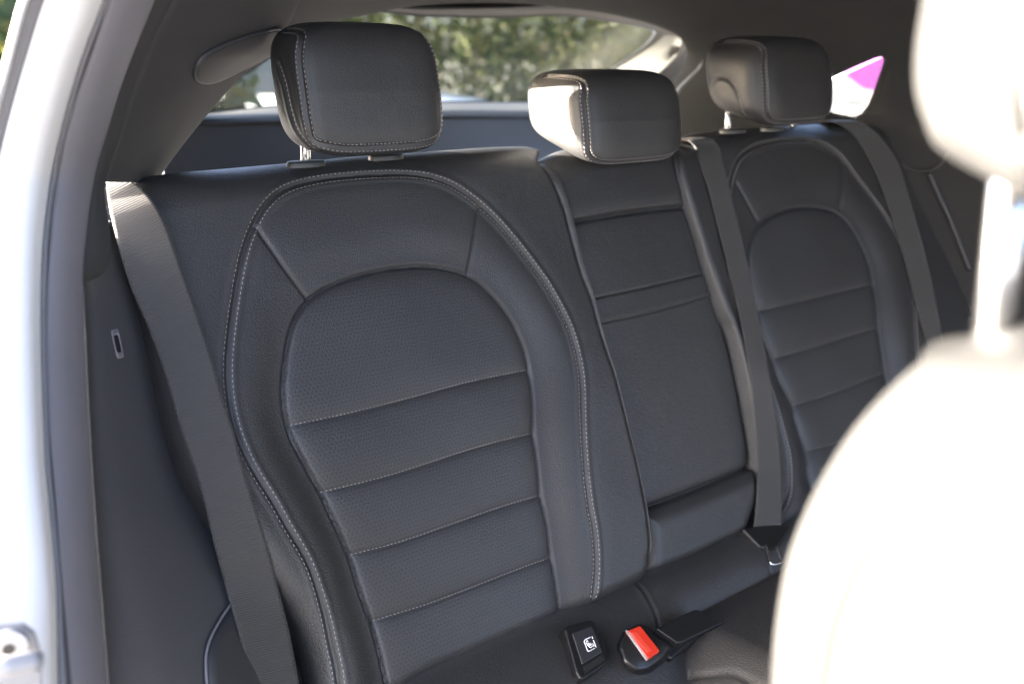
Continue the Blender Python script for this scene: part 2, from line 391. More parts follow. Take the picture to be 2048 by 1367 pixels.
# jamb trim band + pillar
pil = thing('pillar_trim', (base[0] + .05, base[1] + .05, base[2]), 'grey cloth covered pillar trim with speaker grille at upper left', 'pillar trim')
cb = curve(BND, n, .035)
cmid = .5 * (cs + cb) + A([-.004, -.010, 0])
loft([cs + A([.001, .006, 0]), .75 * cs + .25 * cb + A([-.004, -.006, 0]), cmid, .25 * cs + .75 * cb + A([-.001, -.006, 0]), cb], M_BAND, 'jamb_cover', pil, th=.004)
YR = [(-150, .84), (0, .87), (350, .925), (567, .90)]
UP = [p for p in BND if p[1] <= 567]
RDG = [(405, -150), (345, 0), (303, 85), (267, 178), (239, 273), (216, 342), (209, 395), (221, 458), (222, 515), (204, 552), (167, 566)]
nu = 60
cu = on_y(smooth(cr(A(UP), nu), 2), 0); c_ = smooth(cr(A(UP), nu), 2); cu = on_y(c_, ycv(c_[:, 1], YS) + .036)
c2 = smooth(cr(A(RDG), nu), 2); cr_ = on_y(c2, ycv(c2[:, 1], YR))
loft([cu, .5 * (cu + cr_) + A([-.003, -.006, 0]), cr_], M_PILLAR, 'lower_cover', pil, th=.004)
RD2 = [(405, -150), (345, 0), (303, 85), (267, 178), (239, 273), (217, 340), (213, 364)]
DED = [(600, -250), (612, -60), (590, 20), (566, 66), (547, 99), (496, 137), (417, 222), (336, 322), (305, 366)]
nd_ = 80
c3 = smooth(cr(A(RD2), nd_), 2); p3 = on_y(c3, ycv(c3[:, 1], YR) + .001)
c4 = smooth(cr(A(DED), nd_), 2); p4 = on_y(c4, ycv(c4[:, 1], [(-250, 1.0), (60, 1.10), (380, 1.12)]))
back = p4 + A([-.03, .05, 0])
def bulge(a, b, f, v): return a * (1 - f) + b * f + A(v)
upc = loft([p3, bulge(p3, p4, .33, (.006, -.004, 0)), bulge(p3, p4, .7, (.010, -.002, 0)), p4, back], M_PILLAR, 'upper_cover', pil, k=8, th=.004)
# speaker grille
GR = [(392, 158), (388, 145), (394, 125), (408, 110), (440, 93), (478, 78), (520, 66), (550, 59), (561, 62), (558, 78), (545, 100), (520, 117), (490, 131), (455, 149), (425, 161), (405, 164)]
gp = cr(A(GR), 64, True)
gc = gp.mean(0)
dpil = drape(upc, .002)
S5 = (1.0, .93, .7, .4, .1)
P_ = np.stack([dpil(gc + (gp - gc) * s_, .0015 + .004 * (1 - s_ ** 2)) for s_ in S5])
fc = [[i * 64 + j, i * 64 + (j + 1) % 64, (i + 1) * 64 + (j + 1) % 64, (i + 1) * 64 + j] for i in range(4) for j in range(64)] + [list(range(4 * 64, 5 * 64))]
gr_o = mesh('speaker_grille', P_.reshape(-1, 3), fc, M_SPK, pil); solid(gr_o, .004)
rm = MB(); rm.tube(np.vstack([P_[0], P_[:1, 0]]) + A([.001, -.001, 0]), .0022, 8, cap=False); rm.build('grille_rim', M_RUB, gr_o)

# side trim panel beside the seat
side = thing('side_trim', (base[0] + .1, base[1] + .06, base[2]), 'dark grey grained side panel with small slot beside the left backrest', 'side panel')
SA = [(166, 540), (171, 640), (182, 867), (187, 951), (209, 1242), (219, 1367), (226, 1500)]
SB = [(224, 440), (230, 470), (246, 513), (270, 591), (294, 697), (311, 790), (335, 890), (361, 965), (394, 1020), (428, 1070), (480, 1160), (545, 1270), (620, 1400), (660, 1500)]
sa = curve(SA, n, .050); sbp = smooth(cr(A(SB), n), 2)
sb = on_plane(sbp, O_ + N_ * -.035, N_)
pa = sa + A([.012, .030, 0])
tpo = loft([sa, pa, bulge(pa, sb, .25, (0, -.004, 0)), bulge(pa, sb, .75, (0, -.004, 0)), sb, sb + A([.02, .03, 0])], M_TRIM, 'trim_panel', side, k=8, th=.004)
dside = drape(tpo, .002)
sl4 = A([(222, 662), (237, 659), (248, 712), (234, 715)], dtype=float)
rg = smooth(np.vstack([np.linspace(a, b, 7)[:-1] for a, b in zip(sl4, np.roll(sl4, -1, 0))]), 1, True); ctr = sl4.mean(0)
q0 = dside(rg, .0025); q1 = dside(ctr + (rg - ctr) * .66, .0030); q2 = dside(ctr + (rg - ctr) * .64, .0012)
q00 = dside(ctr + (rg - ctr) * 1.12, -.001)
V_ = np.vstack([q00, q0, q1, q2]); fcs = [[i * 24 + j, i * 24 + (j + 1) % 24, (i + 1) * 24 + (j + 1) % 24, (i + 1) * 24 + j] for i in range(3) for j in range(24)]
so_ = mesh('slot_bezel', V_, fcs, M_BAND, side)
mesh('slot', q2, [list(range(24))], M_BLACK, so_, smooth_=False)
cut = A([(470, 1196), (446, 1230), (424, 1269), (413, 1303), (412, 1340), (416, 1380), (430, 1450), (700, 1450), (640, 1380), (560, 1250), (520, 1196)], dtype=float)
cutp = cr(cut, 80, True)
cv = dside(cutp, .003)
cf = cutp.mean(0); cv = np.vstack([dside(cutp, .0), dside(cutp, .004)] + [dside(cf + (cutp - cf) * k_, .004) for k_ in (.8, .5, .2)])
o_ = mesh('lower_cover', cv, [[i * 80 + j, i * 80 + (j + 1) % 80, (i + 1) * 80 + (j + 1) % 80, (i + 1) * 80 + j] for i in range(4) for j in range(80)] + [list(range(320, 400))], M_TRIM2, side)
rm = MB(); rm.tube(dside(cr(cut[:7], 40), .0045), .0012, 8); rm.build('cover_edge', M_BAND, o_)

# ------------------------------------------------------------------ roof lining, far wall, tailgate
AP = [(575, 64, 1.16), (638, 44, 1.22), (702, 24, 1.27), (764, 12, 1.29), (851, -3, 1.30), (1000, -9, 1.30), (1199, 4, 1.30), (1293, 21, 1.29), (1366, 45, 1.28), (1404, 66, 1.27), (1420, 97, 1.27), (1412, 132, 1.28), (1365, 186, 1.30), (1345, 230, 1.31), (1330, 330, 1.31), (1330, 800, 1.31)]
FR = [(.20, .24), (.26, .30), (.36, .345), (.46, .37), (.6, .39), (.8, .40), (1.1, .40), (1.3, .385), (1.45, .35), (1.56, .29), (1.70, .20), (1.82, .08), (1.92, -.10), (1.95, -.25), (1.96, -.55), (1.96, -.95)]
nr = 120
apc = cr(A([(a, b, c * 1000) for a, b, c in AP]), nr)
ap3 = on_y(apc[:, :2], apc[:, 2] / 1000)
fr3 = cr(A([(x, .30, 1.40 + z) for x, z in FR]), nr); fr0 = fr3 + A([0, -1.15, -.03])
mid3 = .5 * (ap3 + fr3); cen = A([1.0, 0, 1.30])
outw = mid3 - cen; outw[:, 1] = 0; outw /= np.linalg.norm(outw, axis=1)[:, None]
mid3 = mid3 + outw * (.03 + .06 * sstep(outw[:, 0], .3, .9))[:, None]
roof = loft([fr0, fr3, mid3, ap3, ap3 + outw * .02 + A([0, .05, 0])], M_ROOF, 'headliner', None, k=16, th=.012, flip=True)
# opening of the far quarter window
QW = A([(1560, 180), (1600, 182), (1663, 157), (1712, 134), (1752, 117), (1763, 115), (1767, 121), (1764, 133), (1744, 190), (1735, 211), (1722, 227), (1709, 233), (1680, 228), (1647, 219), (1560, 204)], dtype=float)
qpoly = np.vstack([np.linspace(a, b, 6)[:-1] for a, b in zip(QW, np.roll(QW, -1, 0))])
cu_ = MB(); kk = len(qpoly)
r0 = ray(qpoly); cq = ray(qpoly.mean(0))
V0 = CAMP + r0 * 1.35; V1 = CAMP + (cq + (r0 - cq) * 1.02) * 2.6
cu_.add(np.vstack([V0, V1]), [list(range(kk)), list(range(2 * kk - 1, kk - 1, -1))] + [[i, i + kk, (i + 1) % kk + kk, (i + 1) % kk] for i in range(kk)])
cut_o = cu_.build('cutter', M_ROOF, None, smooth_=False)
bmc = bmesh.new(); bmc.from_mesh(cut_o.data); bmesh.ops.recalc_face_normals(bmc, faces=bmc.faces); bmc.to_mesh(cut_o.data); bmc.free()
bo = roof.modifiers.new('hole', 'BOOLEAN'); bo.operation = 'DIFFERENCE'; bo.object = cut_o; bo.solver = 'EXACT'
dg = bpy.context.evaluated_depsgraph_get(); dg.update()
nm = bpy.data.meshes.new_from_object(roof.evaluated_get(dg)); roof.modifiers.clear(); roof.data = nm
cme = cut_o.data; bpy.data.objects.remove(cut_o); bpy.data.meshes.remove(cme)
tag(roof, 'dark cloth roof lining curving down the far side around the small window', 'roof lining')
qg = on_x(qpoly, 1.66)
qq = CAMP + r0 * (1.70 / r0[:, 0])[:, None]; qq = qq.mean(0) + (qq - qq.mean(0)) * 1.35
qo = MB().prism(qq + A([.06, 0, 0]), A([-1, 0, 0.]), .003)
qwin = qo.build('quarter_window', M_QGLASS, roof, smooth_=False)

dwall = drape(roof, .003)
fc_ = MB(); arc = cr(A([(1775, 300), (1800, 326), (1828, 340), (1856, 341), (1880, 330), (1900, 300)], dtype=float), 50)
fc_.tube(dwall(arc, .002), .0028, 8); fc_.build('far_pillar_edge', M_BLACK, roof)
fc_ = MB(); fc_.tube(dwall(cr(A([(1858, 345), (1880, 395), (1905, 450), (1940, 540)], dtype=float), 40), .004), .004, 8); fc_.build('far_trim_ridge', M_TRIM2, roof)

# tailgate: rings window edge -> seam -> opening
TG = thing('tailgate', on_y(A([900., 205.]), 1.9) + A([0, 0, -.3]), 'closed tailgate with trimmed frame around the rear window behind the seats', 'tailgate')
pt = on_y(A([1000., 33.]), 1.42); pb = on_y(A([700., 210.]), 1.92)
d_ = A([0, (pb - pt)[1], (pb - pt)[2]]); TN = np.cross(X_, d_); TN /= np.linalg.norm(TN)
def on_tg(p): return on_plane(np.asarray(p, float), pt, TN)
WR = [(380, 227), (520, 128), (690, 26), (850, 30), (1000, 33), (1126, 29), (1205, 38), (1278, 50), (1309, 58), (1316, 68), (1293, 94), (1229, 138), (1130, 201), (890, 205), (560, 213)]
MR = [(345, 236), (500, 118), (672, 16), (850, 16), (1000, 14), (1140, 10), (1250, 24), (1320, 40), (1358, 58), (1372, 80), (1364, 102), (1322, 143), (1200, 226), (890, 233), (560, 243)]
MY = [1.72, 1.55, 1.42, 1.37, 1.36, 1.37, 1.38, 1.39, 1.40, 1.42, 1.46, 1.53, 1.68, 1.74, 1.74]
AR = [(215, 345), (480, 104), (640, 6), (850, -8), (1000, -14), (1199, -2), (1293, 15), (1366, 40), (1402, 62), (1416, 97), (1409, 130), (1366, 192), (1290, 320), (890, 370), (560, 400)]
AY = [1.70, 1.45, 1.37, 1.33, 1.33, 1.34, 1.36, 1.39, 1.42, 1.44, 1.48, 1.54, 1.68, 1.70, 1.72]
nw = 180
def ring(pts, ys=None):
    if ys is None: P3 = on_tg(A(pts, dtype=float))
    else: P3 = on_y(A(pts, dtype=float), A(ys))
    q = []
    for i in range(len(P3)):
        pass
    Q = np.vstack([P3, P3[:1]]); per = nw // len(P3)
    # local catmull with equal count per segment so the rings stay matched
    out = []
    L = len(P3)
    for i in range(L):
        p0, p1, p2, p3 = P3[(i - 1) % L], P3[i], P3[(i + 1) % L], P3[(i + 2) % L]
        t_ = np.linspace(0, 1, per, endpoint=False)[:, None]
        out.append(.5 * (2 * p1 + (p2 - p0) * t_ * .8 + (2 * p0 * .8 - (6 - .8 * 1) * p1 + (6 - .8 * 2) * p2 - .8 * p3) * t_ ** 2 + (-.8 * p0 + (4 - .8) * p1 + (.8 - 4) * p2 + .8 * p3) * t_ ** 3))
    return np.vstack(out)
w3 = ring(WR); m3 = ring(MR, MY); a3 = ring(AR, AY)
per = nw // len(WR)
ne = (w3 + (w3 - w3.mean(0)) * .0 + A([0, .02, 0]))
def ringmesh(rs, name, mat, parent, th=.004):
    k_ = len(rs[0]); V = np.vstack(rs)
    fcs = [[i * k_ + j, i * k_ + (j + 1) % k_, (i + 1) * k_ + (j + 1) % k_, (i + 1) * k_ + j] for i in range(len(rs) - 1) for j in range(k_)]
    o = mesh(name, V, fcs, mat, parent)
    if th: solid(o, th, 1)
    return o
frm = ringmesh([w3, .5 * w3 + .5 * m3 + A([0, -.004, 0]), m3, m3 + A([0, .012, 0])], 'window_surround', M_TAILF, TG, 0)
ringmesh([m3 + A([0, .008, 0]), .6 * m3 + .4 * a3 + A([0, .010, 0]), .25 * m3 + .75 * a3 + A([0, .010, 0]), a3 + A([0, .008, 0])], 'inner_panel', M_TAIL, TG, 0)
cw_ = w3.mean(0); ow = w3 - cw_; ow[:, 1] = 0; ow /= np.linalg.norm(ow, axis=1)[:, None]
skl = np.where(ow[:, 0] < -.3, .015, .10)[:, None]
ringmesh([w3 + A([0, .016, 0]), w3 + ow * .02 + A([0, .020, 0]), w3 + ow * (.02 + skl) + A([0, .022, 0])], 'sun_leak_shield', M_PAINT, TG, 0)  # hidden flange added round the glass to stop sun leaking past the header
rb = MB(); rb.tube(np.vstack([m3, m3[:1]]) + A([0, .002, 0]), .0035, 8, cap=False); rb.build('trim_seam', M_BLACK, TG)
rb = MB(); rb.tube(np.vstack([w3, w3[:1]]) + A([0, .004, 0]), .003, 8, cap=False); rb.build('glass_seal', M_BLACK, TG)
gl = mesh('rear_window', w3 + A([0, .012, 0]), [list(range(nw))], M_TGLASS, TG, smooth_=False)
# body side seal round the opening
rb = MB(); sc_ = ap3[int(np.argmax(apc[:, 0] > 1385)):] ; rb.tube(sc_ + A([0, .012, 0]), .0065 * sstep(np.linspace(0, 1, len(sc_)), -.05, .25), 10); sealo = rb.build('body_seal', M_LRUB, roof)

# ------------------------------------------------------------------ backrests
GRID = .0021
def stitches(H, line, off, parent, mat, pitch=.006, length=.0044, wd=.0011, name='stitching', mbld=None):
    L = np.r_[0, np.cumsum(np.linalg.norm(np.diff(line, axis=0), axis=1))]
    tt_ = np.arange(pitch * .5, L[-1], pitch)
    mb = mbld or MB()
    ev = lambda d: np.stack([np.interp(d, L, line[:, k]) for k in (0, 1)], -1)
    tan = ev(np.minimum(tt_ + .003, L[-1])) - ev(np.maximum(tt_ - .003, 0)); tan /= np.linalg.norm(tan, axis=1)[:, None]
    nor = np.stack([-tan[:, 1], tan[:, 0]], -1)
    c = ev(tt_) + nor * off
    sl_ = rng.normal(0, .05, len(c))[:, None]
    tan2 = tan + nor * sl_
    a = c - tan2 * length / 2; b = c + tan2 * length / 2
    s1, s2 = c - nor * wd / 2, c + nor * wd / 2
    hc = H(np.vstack([a, b, c, s1, s2])); k = len(c)
    Pa, Pb, Pc, P1, P2 = [W(q, hc[i * k:(i + 1) * k] + e) for i, (q, e) in enumerate(((a, -.0002), (b, -.0002), (c, .0008), (s1, .0001), (s2, .0001)))]
    for i in range(k):
        mb.add([Pa[i], P1[i], Pb[i], P2[i], Pc[i]], [[0, 1, 4], [1, 2, 4], [2, 3, 4], [3, 0, 4]])
    if mbld is None: return mb.build(name, mat, parent, smooth_=False)

def coons(bot, right, top, left, nu, nv):
    # bot, top: left->right; left, right: bottom->top
    c00 = .5 * (bot[0] + left[0]); c10 = .5 * (bot[-1] + right[0]); c01 = .5 * (top[0] + left[-1]); c11 = .5 * (top[-1] + right[-1])
    bot = bot.copy(); top = top.copy(); left = left.copy(); right = right.copy()
    bot[0] = left[0] = c00; bot[-1] = right[0] = c10; top[0] = left[-1] = c01; top[-1] = right[-1] = c11
    def sp(k): x = np.linspace(0, 1, k); return .55 * x + .45 * (1 - np.cos(math.pi * x)) / 2
    def rs(P, u):
        L = np.r_[0, np.cumsum(np.linalg.norm(np.diff(P, axis=0), axis=1))]; L /= L[-1]
        return np.stack([np.interp(u, L, P[:, k]) for k in (0, 1)], -1)
    u, v = sp(nu), sp(nv)
    B, T, L_, R_ = rs(bot, u), rs(top, u), rs(left, v), rs(right, v)
    uu = u[None, :, None]; vv = v[:, None, None]
    G = (1 - vv) * B[None] + vv * T[None] + (1 - uu) * L_[:, None] + uu * R_[:, None] - ((1 - uu) * (1 - vv) * c00 + uu * (1 - vv) * c10 + (1 - uu) * vv * c01 + uu * vv * c11)
    return G, (bot, right, top, left)

def seat_cover(parent, G, H, regions, mats, names, skirt=.09, seams=None):
    """one height field, split into parts by regions (label per vertex)"""
    nv, nu = G.shape[:2]; st = G.reshape(-1, 2); h = H(st)
    P = W(st, h).reshape(nv, nu, 3)
    du = np.gradient(P, axis=1); dv = np.gradient(P, axis=0); nr_ = np.cross(du, dv); nr_ /= np.linalg.norm(nr_, axis=2)[..., None] + 1e-12
    fcs = grid_faces(nv, nu)
    lab = regions(st[fcs].mean(1))
    V = P.reshape(-1, 3); NN = nr_.reshape(-1, 3); objs = []
    for k, (mt, nm_) in enumerate(zip(mats, names)):
        f_ = fcs[lab == k]
        if not len(f_): objs.append(None); continue
        ids = np.unique(f_); mp = np.full(len(V), -1); mp[ids] = np.arange(len(ids))
        Vk, Nk, uvk = V[ids], NN[ids], st[ids]; fk = [list(r_) for r_ in mp[f_]]
        if k == 0 and skirt:
            border = np.r_[np.arange(nu), np.arange(1, nv) * nu + nu - 1, (nv - 1) * nu + np.arange(nu - 2, -1, -1), np.arange(nv - 2, 0, -1) * nu]
            ok = mp[border] >= 0; nb = len(border); base_i = len(Vk)
            Vk = np.vstack([Vk, V[border] - N_ * skirt * .3, V[border] - N_ * skirt]); out = NN[border]; Nk = np.vstack([Nk, out, out]); uvk = np.vstack([uvk, st[border], st[border]])
            for i in range(nb):
                j = (i + 1) % nb
                if ok[i] and ok[j]:
                    fk.append([mp[border[j]], mp[border[i]], base_i + i, base_i + j]); fk.append([base_i + j, base_i + i, base_i + nb + i, base_i + nb + j])
        objs.append(mesh(nm_, Vk, fk, mt, parent, uv=uvk, nrm=Nk))
    return objs

def seat_h(p, h):
    q = ray(p); k = ((O_ - CAMP) @ N_ + h) / (q @ N_); P = CAMP + q * k[..., None] - O_
    return np.stack([P @ X_, P @ T_], -1)
def outboard(parent, bd, ins, outer, seams, diags, r, c_nu, c_nv, c_snap=.0008):
    bot, right, top, left = [smooth(cr(x, 90), 2) for x in bd]
    G, (bot, right, top, left) = coons(bot, right, top, left, c_nu, c_nv)
    px_ = dict(ins=smooth(cr(A(ins), 160, True), 1, True), outer=smooth(cr(A(outer), 200), 2), seams=[cr(A(q), 12) for q in seams], diags=[cr(A(q), 12) for q in diags])
    ins = seat(px_['ins'], -.004); outer = seat(px_['outer'], .004); seams = [seat(q) for q in px_['seams']]; diags = [seat(q) for q in px_['diags']]
    rb_, rr_, rt_, rl_ = r
    def H(p):
        h = np.zeros(len(p))
        h -= drop(dpoly(p, bot), rb_) + drop(dpoly(p, right), rr_) * (sstep(-p[:, 1], .03, .16) if rr_ > .02 else 1) + drop(dpoly(p, top), rt_) + drop(dpoly(p, left), rl_) * (sstep(-p[:, 1], .03, .16) if rl_ > .02 else 1) 
        h = np.maximum(h, -.06)
        di = dpoly(p, ins, True); inn = inside(p, ins)
        lowt = sstep(-p[:, 1], .10, .36)
        h -= .0040 * np.exp(-(di / .0022) ** 2)
        ds = np.full(len(p), 1e9)
        for s_ in seams: ds = np.minimum(ds, dpoly(p, s_))
        h -= np.where(inn, .0060 * np.exp(-di / .010) + .0034 * np.exp(-ds / .011) + .0006 * np.exp(-(ds / .0016) ** 2) - .004, 0)
        h += np.where(inn, 0, (.006 + .013 * lowt) * (1 - np.exp(-(di / .030) ** 2)) - .002)
        # soft padding waves
        h += .0009 * np.sin(p[:, 0] * 31 + 1.3) * np.sin(p[:, 1] * 27 + .4)
        do = dpoly(p, outer)
        h -= .0026 * np.exp(-(do / .0022) ** 2) + .0022 * np.exp(-(do / .014) ** 2) - .0014 * np.exp(-((do - .0065) / .0035) ** 2)
        for d_ in diags:
            dd = dpoly(p, d_); h -= np.where(inn, 0, .0022 * np.exp(-(dd / .0022) ** 2) + .0016 * np.exp(-dd / .010))
        return h
    for _ in range(2):                       # re-seat the traced seams on the padded surface
        rt = lambda px, st: seat_h(px, H(st) + .002)
        ins2, outer2 = rt(px_['ins'], ins), rt(px_['outer'], outer); se2 = [rt(a, b) for a, b in zip(px_['seams'], seams)]; di2 = [rt(a, b) for a, b in zip(px_['diags'], diags)]
        ins, outer, seams, diags = smooth(ins2, 1, True), smooth(outer2, 2), se2, di2
    # snap the grid to the insert's outline so the two covers meet on a clean line
    g_ = G.reshape(-1, 2); dd = dpoly(g_, ins, True); near = np.where(dd < c_snap)[0]
    q_ = np.vstack([ins, ins[:1]]); fine = np.vstack([np.linspace(a, b, 12)[:-1] for a, b in zip(q_[:-1], q_[1:])])
    for v_ in near: g_[v_] = fine[np.argmin(((fine - g_[v_]) ** 2).sum(1))]
    G = g_.reshape(G.shape)
    ob = seat_cover(parent, G, H, lambda q: inside(q, ins).astype(int), [M_LEA, M_INS], ['backrest_cover', 'seat_insert'])
    for o_ in (.0046, -.0046): stitches(H, outer, o_, ob[0], M_THREAD, wd=.0009, pitch=.0054, length=.0048)
    for s_ in seams: stitches(H, s_, .0006, ob[1], M_THREAD, wd=.0010, pitch=.0046, length=.0039)
    poly = np.vstack([bot, right, top[::-1], left[::-1]])
    return (lambda p: np.where(inside(p, poly), H(p), -.06)), ob

T1 = A
# --- left
L_top = [(214, 372), (262, 362), (330, 351), (420, 343), (520, 334), (600, 327), (700, 317), (800, 310), (900, 303), (1000, 297), (1040, 297), (1062, 304), (1077, 320)]
L_right = [(1274, 1120), (1275, 1092), (1269, 1023), (1251, 927), (1229, 843), (1203, 737), (1192, 700), (1180, 651), (1169, 598), (1151, 546), (1139, 499), (1126, 452), (1119, 423), (1104, 385), (1090, 347), (1077, 320)]
L_bot = [(628, 1460), (700, 1425), (780, 1385), (850, 1348), (925, 1316), (1000, 1282), (1044, 1264), (1117, 1229), (1182, 1196), (1220, 1178), (1255, 1158), (1274, 1120)]
L_left = [(628, 1460), (605, 1322), (572, 1242), (490, 1140), (428, 1070), (394, 1020), (361, 965), (335, 890), (311, 790), (294, 697), (270, 591), (246, 513), (228, 460), (220, 420), (214, 372)]
L_ins = [(1114, 1225), (1109, 1170), (1105, 1130), (1100, 1108), (1093, 1051), (1081, 993), (1072, 919), (1066, 866), (1063, 797), (1057, 738), (1046, 695), (1031, 660), (1011, 625), (987, 596), (964, 572), (938, 553), (908, 543), (873, 536), (844, 533), (800, 536), (751, 543), (716, 552), (678, 565), (643, 581), (615, 601), (596, 625), (581, 657), (572, 700), (564, 759), (564, 797), (571, 852), (584, 884), (605, 922), (637, 983), (663, 1036), (672, 1054), (696, 1115), (720, 1188), (739, 1244), (758, 1309), (770, 1367), (776, 1400), (850, 1358), (925, 1324), (1000, 1290), (1060, 1262)]
L_out = [(688, 1425), (677, 1367), (672, 1330), (661, 1285), (653, 1242), (642, 1201), (629, 1158), (613, 1118), (591, 1081), (570, 1046), (546, 1002), (517, 957), (497, 922), (479, 881), (466, 840), (458, 797), (454, 744), (456, 700), (463, 637), (473, 572), (483, 519), (494, 481), (507, 449), (523, 420), (540, 399), (561, 382), (590, 370), (634, 360), (693, 353), (751, 349), (800, 348), (844, 351), (879, 360), (911, 375), (940, 395), (970, 420), (1002, 452), (1034, 490), (1063, 528), (1093, 569), (1116, 610), (1134, 645), (1148, 686), (1161, 753), (1163, 817), (1165, 876), (1169, 934), (1177, 1007), (1187, 1060), (1191, 1113), (1190, 1157), (1185, 1192)]
L_seams = [[(575, 852), (700, 826), (815, 797), (940, 763), (1057, 740)], [(640, 985), (760, 956), (860, 925), (960, 893), (1065, 866)], [(700, 1110), (800, 1084), (890, 1053), (990, 1018), (1080, 990)], [(745, 1242), (850, 1210), (930, 1180), (1020, 1145), (1100, 1115)]]
L_diag = [[(512, 455), (546, 503), (581, 553), (605, 585), (614, 601)], [(957, 414), (954, 432), (949, 467), (943, 505), (935, 547)]]
gL = 'outboard rear seats'
sL = thing('rear_seat_section', W(A([.24, -.56]), -.05), 'black leather rear backrest with perforated arched insert, nearest to the open door', 'rear seat', gL)
HL, obL = outboard(sL, [seat(L_bot, -.02), seat(L_right, -.008), seat(L_top, -.045), seat(L_left, -.03)], L_ins, L_out, L_seams, L_diag, (.020, .009, .050, .035), 370, 400)

# --- right
R_top = [(1345, 283), (1362, 274), (1400, 268), (1450, 262), (1500, 259), (1560, 255), (1620, 251), (1690, 249), (1735, 256), (1770, 272), (1800, 292)]
R_right = [(2010, 1080), (1990, 980), (1960, 850), (1930, 720), (1905, 600), (1880, 490), (1855, 400), (1830, 340), (1800, 292)]
R_left = [(1512, 1075), (1511, 990), (1503, 934), (1494, 875), (1481, 804), (1465, 724), (1445, 650), (1439, 640), (1423, 589), (1408, 540), (1387, 464), (1370, 411), (1352, 350), (1345, 283)]
R_bot = [(1512, 1075), (1600, 1030), (1700, 980), (1800, 930), (1900, 890), (2010, 1080)]
R_bot = [(1512, 1068), (1560, 1044), (1620, 1014), (1700, 976), (1800, 930), (1900, 886), (1985, 850)]
R_right = [(1985, 850), (1960, 770), (1935, 690), (1908, 600), (1882, 490), (1857, 400), (1830, 340), (1800, 292)]
R_ins = [(1625, 985), (1617, 962), (1607, 903), (1602, 887), (1580, 810), (1553, 751), (1528, 680), (1510, 622), (1497, 565), (1492, 518), (1496, 487), (1508, 459), (1531, 438), (1563, 423), (1605, 415), (1640, 417), (1671, 426), (1692, 445), (1710, 473), (1727, 508), (1738, 539), (1744, 571), (1750, 624), (1756, 676), (1766, 740), (1778, 800), (1795, 870), (1805, 900), (1720, 940)]
R_out = [(1560, 1020), (1567, 1010), (1576, 988), (1578, 949), (1575, 907), (1563, 859), (1550, 811), (1528, 745), (1500, 680), (1477, 617), (1466, 580), (1456, 530), (1452, 470), (1454, 410), (1457, 375), (1464, 343), (1478, 315), (1503, 296), (1538, 286), (1591, 280), (1626, 283), (1654, 293), (1682, 315), (1713, 357), (1749, 403), (1780, 448), (1798, 483), (1815, 529), (1824, 571), (1828, 624), (1831, 690), (1836, 725), (1846, 780), (1852, 850), (1850, 890)]
R_seams = [[(1512, 622), (1580, 607), (1650, 590), (1745, 567)], [(1540, 718), (1620, 696), (1690, 674), (1752, 655)], [(1580, 812), (1650, 791), (1710, 768), (1765, 747)], [(1607, 903), (1680, 884), (1740, 862), (1795, 842)]]
R_diag = [[(1473, 367), (1490, 398), (1513, 440)], [(1686, 328), (1686, 371), (1678, 418)]]
sR = thing('rear_seat_section', W(A([1.03, -.56]), -.05), 'black leather rear backrest with arched insert on the far side, partly behind the front seat', 'rear seat', gL)
HR_, obR = outboard(sR, [seat(R_bot, -.02), seat(R_right, -.03), seat(R_top, -.045), seat(R_left, -.008)], R_ins, R_out, R_seams, R_diag, (.020, .035, .050, .009), 250, 280)

# --- centre
C_left = [(1280, 1146), (1275, 1092), (1269, 1023), (1251, 927), (1229, 843), (1203, 737), (1192, 700), (1180, 651), (1169, 598), (1151, 546), (1139, 499), (1126, 452), (1119, 423), (1104, 385), (1090, 347), (1077, 320)]
C_left = [(x + 4, y) for x, y in C_left]
C_right = [(1487, 1056), (1508, 990), (1500, 934), (1491, 875), (1478, 804), (1462, 724), (1442, 650), (1436, 640), (1420, 589), (1405, 540), (1384, 464), (1367, 411), (1349, 350), (1338, 287)]
C_top = [(1081, 320), (1110, 305), (1180, 296), (1260, 290), (1338, 287)]
C_bot = [(1284, 1146), (1330, 1128), (1381, 1106), (1430, 1082), (1487, 1056)]
gA = [(1126, 447), (1167, 440), (1226, 430), (1284, 421), (1343, 415), (1368, 412)]
gB = [(1169, 600), (1284, 576), (1407, 547)]; gC = [(1181, 648), (1284, 627), (1422, 589)]
gD = [(1271, 1026), (1357, 994), (1422, 969), (1500, 936)]
sC = thing('rear_seat_section', W(A([.62, -.56]), -.05), 'narrow centre rear backrest with fold-down armrest and pull strap', 'rear seat')
cb_, crr, ct_, cl_ = [smooth(cr(seat(x, hh), 90), 2) for x, hh in ((C_bot, -.01), (C_right, -.008), (C_top, -.045), (C_left, -.008))]
GC, (cb_, crr, ct_, cl_) = coons(cb_, crr, ct_, cl_, 190, 470)
gs = [cr(seat(x, -.002), 40) for x in (gA, gB, gC, gD)]
def ext(L):                              # extend a groove past both edges
    d0 = L[0] - L[1]; d1 = L[-1] - L[-2]
    return np.vstack([L[0] + d0 / np.linalg.norm(d0) * .03, L, L[-1] + d1 / np.linalg.norm(d1) * .03])
gs = [ext(x) for x in gs]
def below(p, L): return p[:, 1] < np.interp(p[:, 0], L[:, 0], L[:, 1])
def lowf(p, L, wd=.0022): return sstep(np.interp(p[:, 0], L[:, 0], L[:, 1]) - p[:, 1], -wd, wd)
